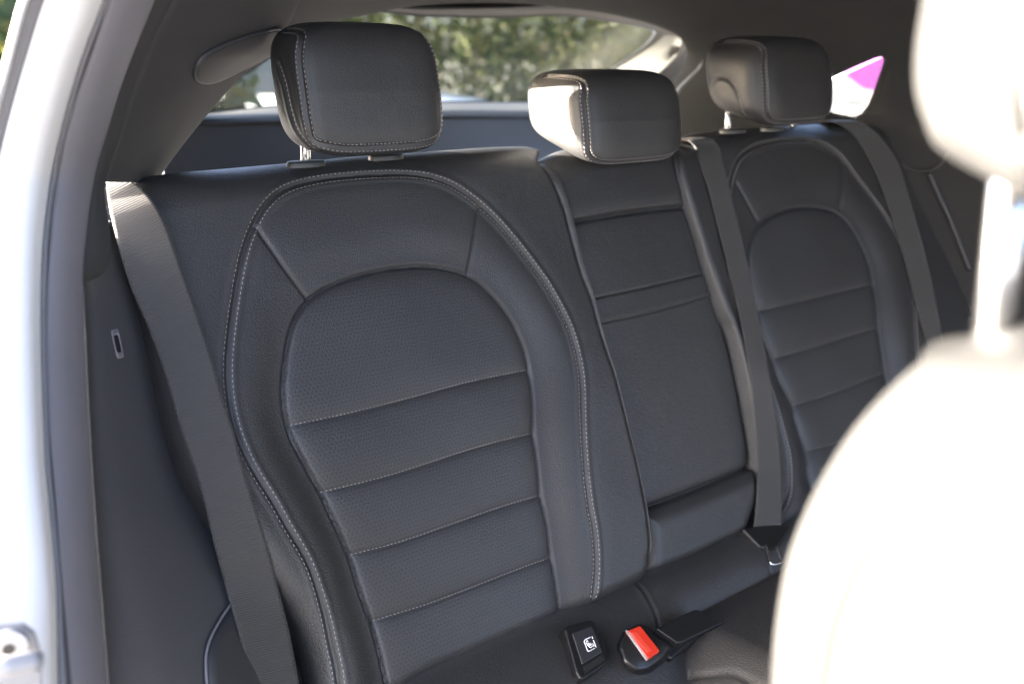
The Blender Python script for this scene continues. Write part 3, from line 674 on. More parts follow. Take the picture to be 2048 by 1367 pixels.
def HC(p):
    h = np.zeros(len(p))
    dl = dpoly(p, cl_); dr = dpoly(p, crr)
    h -= drop(dl, .011) + drop(dr, .011) + drop(dpoly(p, ct_), .045) + drop(dpoly(p, cb_), .012)
    h = np.maximum(h, -.06)
    dA, dB, dC, dD = [dpoly(p, g_) for g_ in gs]
    h -= .005 * np.exp(-(dA / .0030) ** 2) + (.0065 - .0035 * lowf(p, gs[0])) * np.exp(-dA / .009)
    h -= .002 * np.exp(-(dB / .0016) ** 2) + .002 * np.exp(-(dC / .0016) ** 2)
    inb = below(p, gs[1]) & ~below(p, gs[2]); h += np.where(inb, .0012, 0)
    lowr = below(p, gs[3]); lf = lowf(p, gs[3], .003)
    h -= .006 * np.exp(-(dD / .003) ** 2) + (.008 - .006 * lf) * np.exp(-dD / .008)
    h += (lf * .010 * (1 - np.exp(-(np.minimum(dD, np.minimum(dl, dr)) / .012) ** 2)))
    h += lowf(p, gs[0]) * (1 - lf) * (-.002 - .004 * np.exp(-np.minimum(dl, dr) / .014))
    return h
def regC(q):
    r = np.zeros(len(q), int); r[below(q, gs[0])] = 1; r[below(q, gs[1])] = 2; r[below(q, gs[2])] = 1; r[below(q, gs[3])] = 3
    return r
obC = seat_cover(sC, GC, HC, regC, [M_LEA, M_LEA, M_LEA, M_LEA], ['backrest_cover', 'armrest', 'pull_strap', 'lower_pad'])
V_ = []
Pb = W(GC, HC(GC.reshape(-1, 2)).reshape(GC.shape[:2]))
for e_ in (Pb[:, 0], Pb[:, -1]):
    V_.append(e_)
sk = MB()
for e_, s_ in zip(V_, (1, -1)):
    k = len(e_); sk.add(np.vstack([e_, e_ - N_ * .05]), [[i, i + 1, i + 1 + k, i + k][::s_] for i in range(k - 1)])
sk.build('side_panel', M_LEA, sC)
stitches(HC, gs[1][1:-1] - A([0, .007]), 0, obC[2], M_DTHREAD, wd=.0009); stitches(HC, gs[2][1:-1] + A([0, .007]), 0, obC[2], M_DTHREAD, wd=.0009)
polyC = np.vstack([cb_, crr, ct_[::-1], cl_[::-1]])
HCm = lambda p: np.where(inside(p, polyC), HC(p), -.06)
HALL = lambda p: np.maximum(np.maximum(HL(p), HR_(p)), HCm(p))

# ------------------------------------------------------------------ bench cushion
J = W(A([0., -.555]), 0.0)
D1 = A([0, -.82, -.57]); D1 /= np.linalg.norm(D1); N1 = A([0, -D1[2] * -1, 0]); N1 = np.cross(X_, D1) * -1
if N1[2] < 0: N1 = -N1
D2 = A([0, -.995, .04]); D2 /= np.linalg.norm(D2)
def b1(p, h=0.0): return on_plane(np.asarray(p, float), J + N1 * h, N1)
def dcr(X): return .070 + .075 * sstep(-X, -.51, -.42)
X0 = O_[0]
pipe = b1([(1262, 1158), (1270, 1163), (1283, 1182), (1293, 1207), (1304, 1235), (1311, 1265)]); pipe2 = b1([(1484, 1052), (1497, 1070), (1513, 1084), (1530, 1120), (1539, 1146)])
crest = lambda P: np.stack([P[:, 0] - X0, (P - J) @ D1], -1)
pipe_l, pipe2_l = cr(crest(pipe), 30), cr(crest(pipe2), 30)
PN = np.cross(X_, D2); PN = PN if PN[2] > 0 else -PN
def on_pad(p): return on_plane(np.asarray(p, float), J + D1 * .07, PN)
def pad_l(p):
    P = on_pad(p); x = P[:, 0] - X0; dc = dcr(x)
    return cr(np.stack([x, dc + (P - J - dc[:, None] * D1) @ D2], -1), 40)
padl = [pad_l(q) for q in ([(1330, 1272), (1378, 1300), (1425, 1312), (1469, 1322), (1540, 1360), (1600, 1392)], [(1205, 1340), (1281, 1350), (1352, 1368), (1420, 1400)])]
def bench(xd):                            # (x, d) -> world
    x, d = xd[:, 0], xd[:, 1]; dc = dcr(x)
    a = np.minimum(d, dc); b_ = np.maximum(d - dc, 0)
    P = A([X0, 0, 0]) + x[:, None] * X_ + A([0, J[1], J[2]]) + a[:, None] * D1 + b_[:, None] * D2
    # rounding in the crease, pads
    h = .010 * np.sin(np.clip(d / dc, 0, 1) * math.pi) * sstep(d, -.02, .02)
    h += .006 * (1 - np.exp(-np.maximum(d - dc, 0) / .015)) * (d > dc)
    dd = dpoly(xd, pipe_l); h -= .003 * np.exp(-(dd / .002) ** 2) - .0012 * np.exp(-((dd - .004) / .002) ** 2)
    dd = dpoly(xd, pipe2_l); h -= .003 * np.exp(-(dd / .002) ** 2)
    h += .010 * np.exp(-((x + .005) / .03) ** 2 - ((d - .02) / .03) ** 2)
    for q_ in padl:
        dd = dpoly(xd, q_); h -= np.where(d > dc, .003 * np.exp(-(dd / .0035) ** 2), 0)
    hn = np.where((d > dc)[:, None], A([0, .04, 1.]), N1)
    return P + h[:, None] * hn
xs = np.linspace(-.12, 1.36, 520); dsn = np.r_[np.linspace(-.035, .16, 90), np.linspace(.165, .50, 60)]
gx, gd = np.meshgrid(xs, dsn)
xd = np.stack([gx.ravel(), gd.ravel()], -1)
cus = thing('rear_seat_cushion', (X0 + .62, .5, .75), 'black leather rear bench cushion in front of the three backrests', 'seat cushion')
PC = bench(xd)
# front lip
n1_ = len(xs); last = PC[-n1_:]
PCx = np.vstack([PC, last + A([0, -.03, -.03]), last + A([0, -.035, -.20])])
co_ = mesh('cushion_cover', PCx, grid_faces(len(dsn) + 2, n1_, True), M_CUS, cus)
# child-seat anchor cover
iso_c = A([(1129, 1255), (1140, 1249), (1180, 1238), (1190, 1241), (1206, 1274), (1217, 1318), (1215, 1324), (1200, 1337), (1168, 1357), (1160, 1356), (1153, 1343)], dtype=float)
def up(p, h): return b1(p, h)
fo = MB().prism(up(iso_c, .022), N1, .05)
iso = add_mod_bevel(fo.build('anchor_cover', M_BLACK, cus, smooth_=False), .0025)
fl = A([(1144, 1264), (1184, 1249), (1206, 1302), (1165, 1327)], dtype=float)
flo = add_mod_bevel(MB().prism(up(fl, .0235), N1, .02).build('anchor_flap', plain('flap_plastic', (.022, .022, .024), .5, scale=1800, bump=.3), iso, smooth_=False), .0015)
op = A([(1167, 1331), (1206, 1306), (1210, 1320), (1170, 1346)], dtype=float)
MB().prism(up(op, .0232), N1, .004).build('anchor_opening_shade', plain('painted_recess_shade', (.004, .004, .004), .8), iso, smooth_=False)  # near-black plate on the cover: the opening's shade is painted in its colour
# pictogram: seat with child in a bracket
fa, fb, fd_, fcn = fl[0], fl[1], fl[3], fl[2]
def flp(u, v): return (1 - u) * (1 - v) * fa + u * (1 - v) * fb + u * v * fcn + (1 - u) * v * fd_
ic = MB()
def stroke(pts, wd):
    P = up(A([flp(*q) for q in pts]), .0238)
    ic.tube(cr(P, max(8, 6 * len(pts))) if len(pts) > 2 else P, wd, 6)
bw = .0006
stroke([(.72, .36), (.56, .36), (.44, .37), (.40, .42), (.40, .52), (.40, .66), (.42, .73), (.50, .75), (.60, .75), (.72, .75)], bw)
stroke([(.80, .36), (.80, .44)], bw); stroke([(.80, .50), (.80, .75)], bw)
stroke([(.46, .46), (.50, .58), (.56, .66), (.66, .66), (.73, .66)], bw); stroke([(.73, .58), (.73, .68)], bw * .8)
stroke([(.54, .50), (.58, .58), (.66, .59)], bw * 1.5); stroke([(.56, .545), (.64, .545)], bw)
cc = up(A([flp(.525, .435)]), .0238)[0]; disc(ic, cc + N1 * .0003, N1, .0013, .0008, 14)
ic.build('child_seat_symbol', M_WHITE, flo, smooth_=False)

# ------------------------------------------------------------------ buckles
bkl = thing('belt_buckle', b1(A([1280., 1300.])), 'black seat belt buckle with red release button on the bench', 'belt buckle', 'belt buckles on the bench')
hs = A([(1236, 1287), (1243, 1270), (1251, 1257), (1279, 1246), (1290, 1250), (1312, 1270), (1338, 1282), (1342, 1290), (1322, 1318), (1293, 1338), (1272, 1340), (1246, 1322)], dtype=float)
hp = smooth(np.vstack([np.linspace(a, b, 6)[:-1] for a, b in zip(hs, np.roll(hs, -1, 0))]), 1, True); hc_ = hp.mean(0); hp = hc_ + (hp - hc_) * A([1.10, 1.08]) + A([2, 2])
r_bot = b1(hp + A([2, 6]), -.012); r0_ = b1(hc_ + (hp - hc_) * 1.0 + A([0, 2]), .014); r1_ = b1(hc_ + (hp - hc_) * .90, .026); r2_ = b1(hc_ + (hp - hc_) * .78, .0285)
V_ = np.vstack([r_bot, r0_, r1_, r2_]); fcs = [[i * 60 + j, i * 60 + (j + 1) % 60, (i + 1) * 60 + (j + 1) % 60, (i + 1) * 60 + j] for i in range(3) for j in range(60)] + [list(range(180, 240))]
hb = mesh('buckle_body', V_, fcs, M_BLACK, bkl)
rd = A([(1256, 1259), (1281, 1249), (1321, 1300), (1297, 1317)], dtype=float)
rdt = b1(rd, .034)
rbt = MB().prism(rdt, N1, .010); rbo = add_mod_bevel(rbt.build('release_button', M_RED, bkl, smooth_=False), .002, 4)
tile = MB(); w_ = b1(A([(1262, 1264), (1272, 1260), (1304, 1299), (1296, 1305)], dtype=float), .0345); tile.prism(w_, N1, .0012); add_mod_bevel(tile.build('button_ridge', plain('red_ridge_plastic', (.68, .06, .035), .3, bump=0), rbo, smooth_=False), .0005)
ed = MB(); ed.tube(b1(A([(1252, 1259), (1294, 1319)], dtype=float), .0315), .0016, 8); ed.build('tongue_slot_edge', M_ZINC, bkl)
bk2 = thing('belt_buckle', b1(A([1380., 1250.])), 'flat black buckle lying on the bench beside the red-button one', 'belt buckle', 'belt buckles on the bench')
tp = A([(1314, 1256), (1330, 1247), (1388, 1218), (1396, 1218), (1444, 1240), (1446, 1245), (1362, 1284), (1354, 1284)], dtype=float)
add_mod_bevel(MB().prism(b1(tp, .034), N1, .022).build('buckle_body', M_BLACK, bk2, smooth_=False), .003, 4)
b2t = A([(1300, 1290), (1345, 1262), (1400, 1262), (1420, 1262), (1360, 1304), (1345, 1318)], dtype=float)
add_mod_bevel(MB().prism(b1(b2t, .016), N1, .03).build('buckle_strap', M_BLACK, bk2, smooth_=False), .004, 3)

# ------------------------------------------------------------------ seat belts
def on_h(p, h):
    q = ray(p); k = ((O_ - CAMP) @ N_ + h) / (q @ N_); return CAMP + q * k[..., None]
def ribbon(name, parent, Lp, Rp, gap=.0025, n=160, lo=0.0):
    L = smooth(cr(A(Lp), n), 4); Rr = smooth(cr(A(Rp), n), 4); k = 14; f_ = np.linspace(0, 1, k)
    h = np.full((n, k), .004); q = None
    px = L[:, None] * (1 - f_[None, :, None]) + Rr[:, None] * f_[None, :, None]
    for it in range(4):                      # lay the webbing on the seat surface, pulled straight across
        P = on_h(px, h) - O_
        st = np.stack([P @ X_, P @ T_], -1)
        H_ = HALL(st.reshape(-1, 2)).reshape(n, k) + gap
        m_ = H_.max(1)
        # straight line across touching the surface from above, tilt from the edges
        tilt = np.clip(H_[:, -1] - H_[:, 0], -.012, .012); ln = (f_ - .5)[None] * tilt[:, None]
        lift = (H_ - ln).max(1)
        for _ in range(30): lift[1:-1] = np.maximum(lift[1:-1], .5 * (lift[:-2] + lift[2:]) - .00004)
        ls = lift.copy()
        for _ in range(12): ls[1:-1] = .25 * ls[:-2] + .5 * ls[1:-1] + .25 * ls[2:]
        ts = tilt.copy()
        for _ in range(30): ts[1:-1] = .25 * ts[:-2] + .5 * ts[1:-1] + .25 * ts[2:]
        h = np.maximum(ls, lo)[:, None] + (f_ - .5)[None] * ts[:, None]
    G = on_h(px, h)
    # over the shoulder and down behind
    d0 = G[:1] - G[2:3]; d0 = d0 / (np.linalg.norm(d0, axis=2)[..., None] + 1e-9)
    bk = [G[:1] + A([0, .020, .0015]), G[:1] + A([0, .045, -.004]), G[:1] + A([0, .07, -.03])]
    G = np.concatenate([bk[2], bk[1], bk[0], G])
    Ls = np.r_[0, np.cumsum(np.linalg.norm(np.diff(G[:, k // 2], axis=0), axis=1))]
    uv = np.stack(np.broadcast_arrays(np.linspace(0, .047, k)[None], Ls[:, None]), -1).reshape(-1, 2)
    o = mesh(name, G.reshape(-1, 3), grid_faces(len(G), k), M_BELT, parent, uv=uv); solid(o, .0013, 0)
    return o
lbL = [(214, 366), (214, 385), (219, 420), (228, 458), (239, 502), (260, 571), (294, 649), (328, 741), (362, 858), (379, 905), (407, 996), (424, 1071), (451, 1173), (478, 1266), (502, 1367), (520, 1440)]
lbR = [(262, 362), (288, 382), (311, 410), (335, 455), (355, 513), (379, 581), (403, 653), (427, 728), (446, 796), (469, 867), (478, 905), (503, 992), (533, 1085), (554, 1167), (578, 1262), (597, 1362), (612, 1440)]
gb = 'rear seat belts'
be1 = thing('seat_belt', W(A([0., -.5]), .01), 'wide dark seat belt draped over the shoulder beside the door opening', 'seat belt', gb)
ribbon('webbing', be1, lbL, lbR)
cbL = [(1378, 282), (1388, 290), (1397, 320), (1415, 371), (1435, 450), (1451, 511), (1473, 601), (1484, 655), (1502, 763), (1510, 850), (1515, 923), (1513, 1000), (1507, 1060)]
cbR = [(1425, 278), (1436, 290), (1446, 330), (1457, 371), (1475, 445), (1496, 536), (1513, 620), (1520, 655), (1544, 779), (1557, 875), (1562, 950), (1563, 1000), (1562, 1049)]
be2 = thing('seat_belt', W(A([.78, -.5]), .01), 'seat belt beside the centre backrest with steel tongue at its lower end', 'seat belt', gb)
ribbon('webbing', be2, cbL, cbR)
# anchor and tongue at its lower end
anc = MB().prism(on_plane(A([(1484, 1056), (1506, 1052), (1562, 1046), (1582, 1052), (1560, 1090), (1540, 1100), (1520, 1092)], dtype=float), J + N1 * .014, N1), N1, .02)
add_mod_bevel(anc.build('tongue_grip', M_BLACK, be2, smooth_=False), .003)
tg = MB(); tg.tube(cr(on_plane(A([(1531, 1090), (1536, 1108), (1543, 1127), (1552, 1127), (1563, 1122), (1558, 1108), (1553, 1094)], dtype=float), J + N1 * .022, N1), 40), .0022, 8)
tg.build('steel_tongue', M_STEEL, be2)
rbL_ = [(1668, 244), (1690, 256), (1711, 275), (1742, 325), (1773, 403), (1794, 466), (1819, 557), (1838, 630), (1856, 703), (1880, 800), (1900, 870)]
rbR_ = [(1722, 244), (1748, 262), (1768, 286), (1794, 325), (1815, 388), (1840, 473), (1864, 571), (1878, 640), (1889, 703), (1912, 800), (1930, 870)]
be3 = thing('seat_belt', W(A([1.2, -.5]), .01), 'seat belt hanging over the far outer edge behind the front headrest', 'seat belt', gb)
ribbon('webbing', be3, rbL_, rbR_)

# ------------------------------------------------------------------ headrests
def headrest(cx, cy, cz, a, b, c, slope, lean, label, group, sides=(), e=4.0, posts=(), mat=None, n=96, sm=(-1, -.8), smr=(1, -.8)):
    th = thing('headrest', (cx, cy, 1.40 + cz - c), label, 'headrest', group)
    mat = mat or M_HR
    def dfm(q):
        x, y, z = q.T
        zz = c * z + slope * np.clip(-z, 0, 1) ** .8 * (y + 1) / 2 * c
        yy = b * y * (1 - .10 * np.clip(-z, 0, 1)) + lean * zz
        bow = 1 + .02 * (1 - z * z)
        return np.stack([a * x * bow + cx, yy + cy, zz + cz + 1.40], -1)
    def sup(p): return p / ((np.abs(p) ** e).sum(-1) ** (1 / e))[..., None]
    mp = lambda p: dfm(sup(np.asarray(p, float)))
    # seams in cube coordinates
    (lx, ly), (rx, ry) = sm, smr
    def fseam():
        return [(lx * .98, .3, 1), (lx, ly * .5, 1), (lx, ly, .9), (lx, ly, .5), (lx, ly, 0), (lx, ly, -.5), (lx, ly, -.78), (lx * .86, -.95, -.92), (lx * .6, -.98, -.95), (0, -.98, -.95), (rx * .6, -.98, -.95), (rx * .86, -.95, -.92), (rx, ry, -.78), (rx, ry, -.5), (rx, ry, 0), (rx, ry, .5), (rx, ry, .9), (rx, ry * .5, 1), (rx * .98, .3, 1)]
    lines = [(cr(mp(fseam()), 260), True)] + [(cr(mp(s_), 120), False) for s_ in sides]
    gq = np.linspace(-1, 1, n); ga, gb_ = np.meshgrid(gq, gq); ga = ga.ravel(); gb_ = gb_.ravel(); on = np.ones_like(ga)
    Vs = []; Fs = []; k0 = 0
    for ax in range(3):
        for s_ in (-1, 1):
            q = [ga, gb_]; q.insert(ax, s_ * on); P = np.stack(q, -1); Vs.append(P)
            f_ = grid_faces(n, n) + k0
            fl_ = (s_ > 0) == (ax == 1)
            Fs.append(f_[:, ::-1] if fl_ else f_); k0 += n * n
    P = np.concatenate(Vs); Fq = np.concatenate(Fs)
    key = np.round(P * 1e5).astype(np.int64); _, idx, inv = np.unique(key, axis=0, return_index=True, return_inverse=True); inv = inv.ravel()
    P = P[idx]; Fq = inv[Fq]
    V = mp(P)
    # outward normals for the groove
    eps = 1e-3
    cen_ = A([cx, cy, 1.40 + cz]); no = V - cen_; no = no / np.linalg.norm(no, axis=1)[:, None]
    dsp = np.zeros(len(V))
    for ln, dbl in lines:
        d = dpoly(V, ln)
        dsp -= .0022 * np.exp(-(d / .0022) ** 2) + .0012 * np.exp(-(d / .010) ** 2) - .0010 * np.exp(-((d - .006) / .003) ** 2)
    V2 = V + no * dsp[:, None]
    cu_o = mesh('cushion', V2, Fq, mat, th)
    def st3(ln, off, side_dir):
        mb = MB()
        L = np.r_[0, np.cumsum(np.linalg.norm(np.diff(ln, axis=0), axis=1))]; tt_ = np.arange(.003, L[-1], .0052)
        ev = lambda d: np.stack([np.interp(d, L, ln[:, k]) for k in range(3)], -1)
        p = ev(tt_); tn = ev(np.minimum(tt_ + .002, L[-1])) - ev(np.maximum(tt_ - .002, 0)); tn /= np.linalg.norm(tn, axis=1)[:, None]
        # surface normal from the nearest vertices' normals
        nn_ = []
        for q in p:
            j = np.argmin(((V - q) ** 2).sum(1)); nn_.append(VN[j])
        nn_ = A(nn_); sd = np.cross(nn_, tn); sd /= np.linalg.norm(sd, axis=1)[:, None]
        c0 = p + sd * off
        for i in range(len(p)):
            j = np.argmin(((V2 - c0[i]) ** 2).sum(1)); nq = VN[j]; c_i = c0[i] + nq * ((V2[j] - c0[i]) @ nq)
            s2 = sd[i]
            mb.add([c_i - tn[i] * .0019, c_i + s2 * .00055, c_i + tn[i] * .0019, c_i - s2 * .00055, c_i + nq * .0009], [[0, 1, 4], [1, 2, 4], [2, 3, 4], [3, 0, 4]])
        mb.build('stitching', M_THREAD, cu_o, smooth_=False)
    # vertex normals
    me_ = cu_o.data; VN = np.empty(len(V) * 3); me_.vertex_normals.foreach_get('vector', VN) if hasattr(me_, 'vertex_normals') else me_.vertices.foreach_get('normal', VN); VN = VN.reshape(-1, 3)
    for ln, dbl in lines:
        if dbl: st3(ln, .0042, 1); st3(ln, -.0042, 1)
        else: st3(ln, .003, 1)
    for (p0, p1) in posts:
        pm = MB(); pm.tube(A([p0, p1]), .0055, 20); pm.build('post', M_STEEL, th)
    return th
def guide(parent, c, r1, r2, h, mat=None):
    k = 40; t_ = np.arange(k) * 2 * math.pi / k
    rings_ = []
    for s_, z in ((1.0, 0), (1.0, h * .6), (.93, h), (.3, h * 1.02)):
        rings_.append(c + np.stack([np.cos(t_) * r1 * s_, np.sin(t_) * r2 * s_, np.full(k, z)], -1))
    V = np.vstack(rings_); fcs = [[i * k + j, i * k + (j + 1) % k, (i + 1) * k + (j + 1) % k, (i + 1) * k + j] for i in range(3) for j in range(k)] + [list(range(3 * k, 4 * k))]
    return mesh('headrest_guide', V, fcs, mat or M_GUIDE, parent)
M_GUIDE = plain('guide_plastic', (.035, .036, .034), .5)
gh = 'rear seat headrests'
def postpt(px, Y): 
    return on_y(A(px, dtype=float), Y)
# left: posts
pY = 1.03
def mkposts(pxs, Y, zt):
    out = []
    for q in pxs:
        b_ = postpt(q, Y); out.append((b_ + A([0, 0, -.05]), A([b_[0], b_[1] - .004, zt])))
    return out
sideL = [[(-1, .15, .35), (-1, -.02, .1), (-1, -.10, -.25), (-1, -.20, -.6), (-1, -.36, -.85), (-.97, -.5, -1)]]
headrest(.6245, .995, -.0345, .0902, .045, .0710, .10, .20, 'tall black leather headrest with pale stitching on the backrest nearest the door', gh, sides=sideL, e=4.4, sm=(-1, -.72), posts=mkposts([(610, 328), (775, 314)], 1.02, 1.36))
headrest(1.0076, .99, -.0771, .1013, .062, .0639, .70, .20, 'low black leather headrest in the middle, its left cheek lit white by sun', gh, posts=[], e=4.5, sm=(-1, -.97))
ovR = [[(-1, .55, -.95), (-1, .62, -.5), (-1, .55, -.15), (-1, .30, .10), (-1, 0, .08), (-1, -.22, -.15), (-1, -.28, -.45), (-1, -.30, -.95)]]
headrest(1.3815, 1.0, -.0344, .1056, .062, .0698, .40, .20, 'black leather headrest with curved side panel on the far seat by the small window', gh, sides=ovR, e=4.0, sm=(-.93, -1), posts=mkposts([(1453, 262), (1585, 258)], 1.03, 1.36))
for px_, Y in (((612, 331), .985), ((772, 317), .985)):
    c_ = postpt(px_, Y); guide(sL, c_ + A([0, 0, -.001]), .0225, .013, .006)
for px_, Y in (((1465, 266), .995), ((1545, 262), .995)):
    c_ = postpt(px_, Y); guide(sR, c_ + A([0, 0, 0]), .026, .016, .006)

# ------------------------------------------------------------------ front seat
def profile_solid(name, outline, x0, x1, rnd, mat, parent, steps=7, nside=180):
    """closed side outline in (y, z), extruded along X with rounded shoulders"""
    P = cr(A(outline), nside, True)
    tng = np.roll(P, -1, 0) - np.roll(P, 1, 0); tng /= np.linalg.norm(tng, axis=1)[:, None]; nrm = np.stack([tng[:, 1], -tng[:, 0]], -1)
    area = .5 * np.sum(P[:, 0] * np.roll(P[:, 1], -1) - np.roll(P[:, 0], -1) * P[:, 1])
    if area < 0: nrm = -nrm
    rows = []
    xs_ = []
    for k in range(steps + 1):
        a = math.pi / 2 * k / steps; xs_.append((x0 + rnd * (1 - math.sin(a)), rnd * (1 - math.cos(a))))
    left = xs_[::-1][::-1]
    seq = [(x0 + rnd * (1 - math.cos(math.pi / 2 * k / steps)), rnd * (1 - math.sin(math.pi / 2 * k / steps))) for k in range(steps + 1)]
    seq = seq + [(x1 - (x - x0), ins_) for x, ins_ in seq[::-1]]
    for x, ins_ in seq:
        Q = P - nrm * ins_
        rows.append(np.stack([np.full(len(Q), x), Q[:, 0], Q[:, 1]], -1))
    k_ = nside; V = np.vstack(rows)
    fcs = [[i * k_ + j, (i + 1) * k_ + j, (i + 1) * k_ + (j + 1) % k_, i * k_ + (j + 1) % k_] for i in range(len(rows) - 1) for j in range(k_)]
    c0 = rows[0].mean(0); c1 = rows[-1].mean(0); V = np.vstack([V, c0, c1]); nb = len(V) - 2
    fcs += [[nb, j, (j + 1) % k_] for j in range(k_)] + [[nb + 1, (len(rows) - 1) * k_ + (j + 1) % k_, (len(rows) - 1) * k_ + j] for j in range(k_)]
    o = mesh(name, V, fcs, mat, parent)
    bm = bmesh.new(); bm.from_mesh(o.data); bmesh.ops.recalc_face_normals(bm, faces=bm.faces); bm.to_mesh(o.data); bm.free()
    o.data.polygons.foreach_set('use_smooth', np.ones(len(o.data.polygons), bool))
    return o
XS = .345
rear = [(1850, 712), (1800, 748), (1750, 795), (1700, 852), (1655, 920), (1620, 985), (1592, 1050), (1572, 1110), (1556, 1190), (1547, 1270), (1543, 1367), (1545, 1480)]
rp = on_x(A(rear, dtype=float), XS)[:, 1:]
ol = [tuple(p) for p in rp]
zl = rp[-1, 1]
ol += [(rp[-1, 0] + .02, zl - .25), (rp[-1, 0] - .05, zl - .32), (rp[-1, 0] - .15, zl - .3), (-.03, zl + .0), (-.02, zl + .12), (.02, rp[0, 1] - .02), (.07, rp[0, 1] + .008), (.12, rp[0, 1] + .010)]
fs = thing('front_seat', (.58, .1, .6), 'sunlit out of focus front seat back filling the lower right corner', 'front seat')
fsb = profile_solid('backrest', ol, .325, .83, .03, M_FRONT, fs)
oc = cr(A(ol), 160, True); tq = np.roll(oc, -1, 0) - np.roll(oc, 1, 0); tq /= np.linalg.norm(tq, axis=1)[:, None]; nq_ = np.stack([tq[:, 1], -tq[:, 0]], -1)
if .5 * np.sum(oc[:, 0] * np.roll(oc[:, 1], -1) - np.roll(oc[:, 0], -1) * oc[:, 1]) < 0: nq_ = -nq_
oi = oc - nq_ * .038; oi = oi[(oc[:, 1] > ol[0][1] - .17)]
oi = oi[oi[:, 0].argsort()[::-1]] if False else oi
pm = MB(); pm.tube(np.stack([np.full(70, .3262), *cr(oi[:70], 70).T], -1), .0022, 8); pm.build('side_seam', M_BLACK, fsb)
pc = on_x(A([1985., 720.]), .40)
guide(fs, pc + A([0.0, 0, -.006]), .034, .024, .010, plain('collar_plastic', (.006, .006, .006), .6))
fh = thing('headrest', (pc[0] + .18, pc[1], pc[2]), 'blurred sunlit front headrest on steel posts in the upper right corner', 'headrest')
hr = [(1846, -160), (1842, 0), (1829, 90), (1826, 150), (1832, 205), (1848, 252), (1868, 296), (1905, 325), (1950, 350), (2000, 378), (2060, 402)]
hp_ = on_x(A(hr, dtype=float), .36)[:, 1:]
ho = [tuple(p) for p in hp_]; top_z = hp_[0, 1]
ho += [(hp_[-1, 0] - .02, hp_[-1, 1] + .01), (hp_[-1, 0] - .022, hp_[-1, 1] + .10), (hp_[-1, 0] - .0, top_z + .03), (hp_[0, 0] - .03, top_z + .045), (hp_[0, 0] - .008, top_z + .03)]
profile_solid('cushion', ho, .345, .60, .022, M_FRONT, fh)
for dx in (0, .15):
    c_ = pc + A([dx, 0, 0]); pm = MB(); pm.tube(A([c_ + A([0, 0, -.05]), c_ + A([0, 0.004, .12])]), .0072, 24); pm.build('post', M_STEEL, fh)

# ------------------------------------------------------------------ cabin shell parts out of sight that bound the light
fl_ = MB().prism(A([[.15, -.6, .42], [1.85, -.6, .42], [1.85, 1.9, .42], [.15, 1.9, .42]]), A([0, 0, 1.]), .04).build('floor', M_CARPET, None, smooth_=False); fl_['kind'] = 'structure'
dr = MB().prism(A([[1.86, -.6, .45], [1.86, .75, .45], [1.88, .75, 1.22], [1.88, -.6, 1.22]]), A([-1, 0, 0.]), .05)
tag(add_mod_bevel(dr.build('door_panel', M_TRIM, None, smooth_=False), .01), 'dark inner door panel on the far side behind the front seat', 'door panel')

# ------------------------------------------------------------------ outside: hedge, cars, sign
def hedge(name, x0, x1, y0, y1, z1, nleaf, label, seed):
    r = np.random.default_rng(seed)
    x = r.uniform(x0, x1, nleaf); z = r.uniform(.05, z1, nleaf); yy = r.uniform(0, 1, nleaf) ** 1.4 * (y1 - y0) + y0
    lump = .5 * np.sin(x * 1.7) + .35 * np.sin(x * 4.1 + z * 2.3) + .3 * np.sin(z * 3.7 + x)
    yy += lump * .35; keep = z < z1 * (.85 + .12 * np.sin(x * 1.1) + .06 * np.sin(x * 3.3)); x, yy, z = x[keep], yy[keep], z[keep]
    c = np.stack([x, yy, z], -1); k = len(c)
    u = r.normal(size=(k, 3)); u /= np.linalg.norm(u, axis=1)[:, None]; v = np.cross(u, r.normal(size=(k, 3))); v /= np.linalg.norm(v, axis=1)[:, None]
    sz = r.uniform(.05, .13, k)[:, None]
    V = np.stack([c - u * sz, c + v * sz * .45, c + u * sz, c - v * sz * .45], 1).reshape(-1, 3)
    fcs = np.arange(4 * k).reshape(-1, 4)
    th = thing(name, ((x0 + x1) / 2, y0, 0), label, 'hedge')
    mesh('foliage', V, fcs, leafmat('hedge_leaves', [(.05, .085, .03), (.085, .12, .035), (.115, .135, .04), (.17, .16, .05), (.065, .10, .04), (.14, .11, .05)]), th, smooth_=False)
    st_m = MB()
    for i in range(int((x1 - x0) / .6)):
        xx = x0 + .3 + i * .6 + r.uniform(-.1, .1); P = [A([xx, (y0 + y1) / 2 + .3, 0])]
        for q in range(5): P.append(P[-1] + A([r.normal(0, .1), r.normal(0, .08), z1 / 6]))
        st_m.tube(A(P), np.linspace(.05, .012, 6), 6)
    st_m.build('stems', plain('bark', (.08, .06, .045), .9), th)
    return th
hedge('hedge', -3, 24, 17.0, 18.8, 5.2, 70000, 'tall green and yellow hedge seen through the rear window', 3)
tr_ = hedge('tree', .6, 3.6, 7.2, 8.6, 3.6, 14000, 'leafy green bush outside the car, glimpsed past the door frame at top left', 9); tr_['category'] = 'bush'; tr_.name = 'bush'

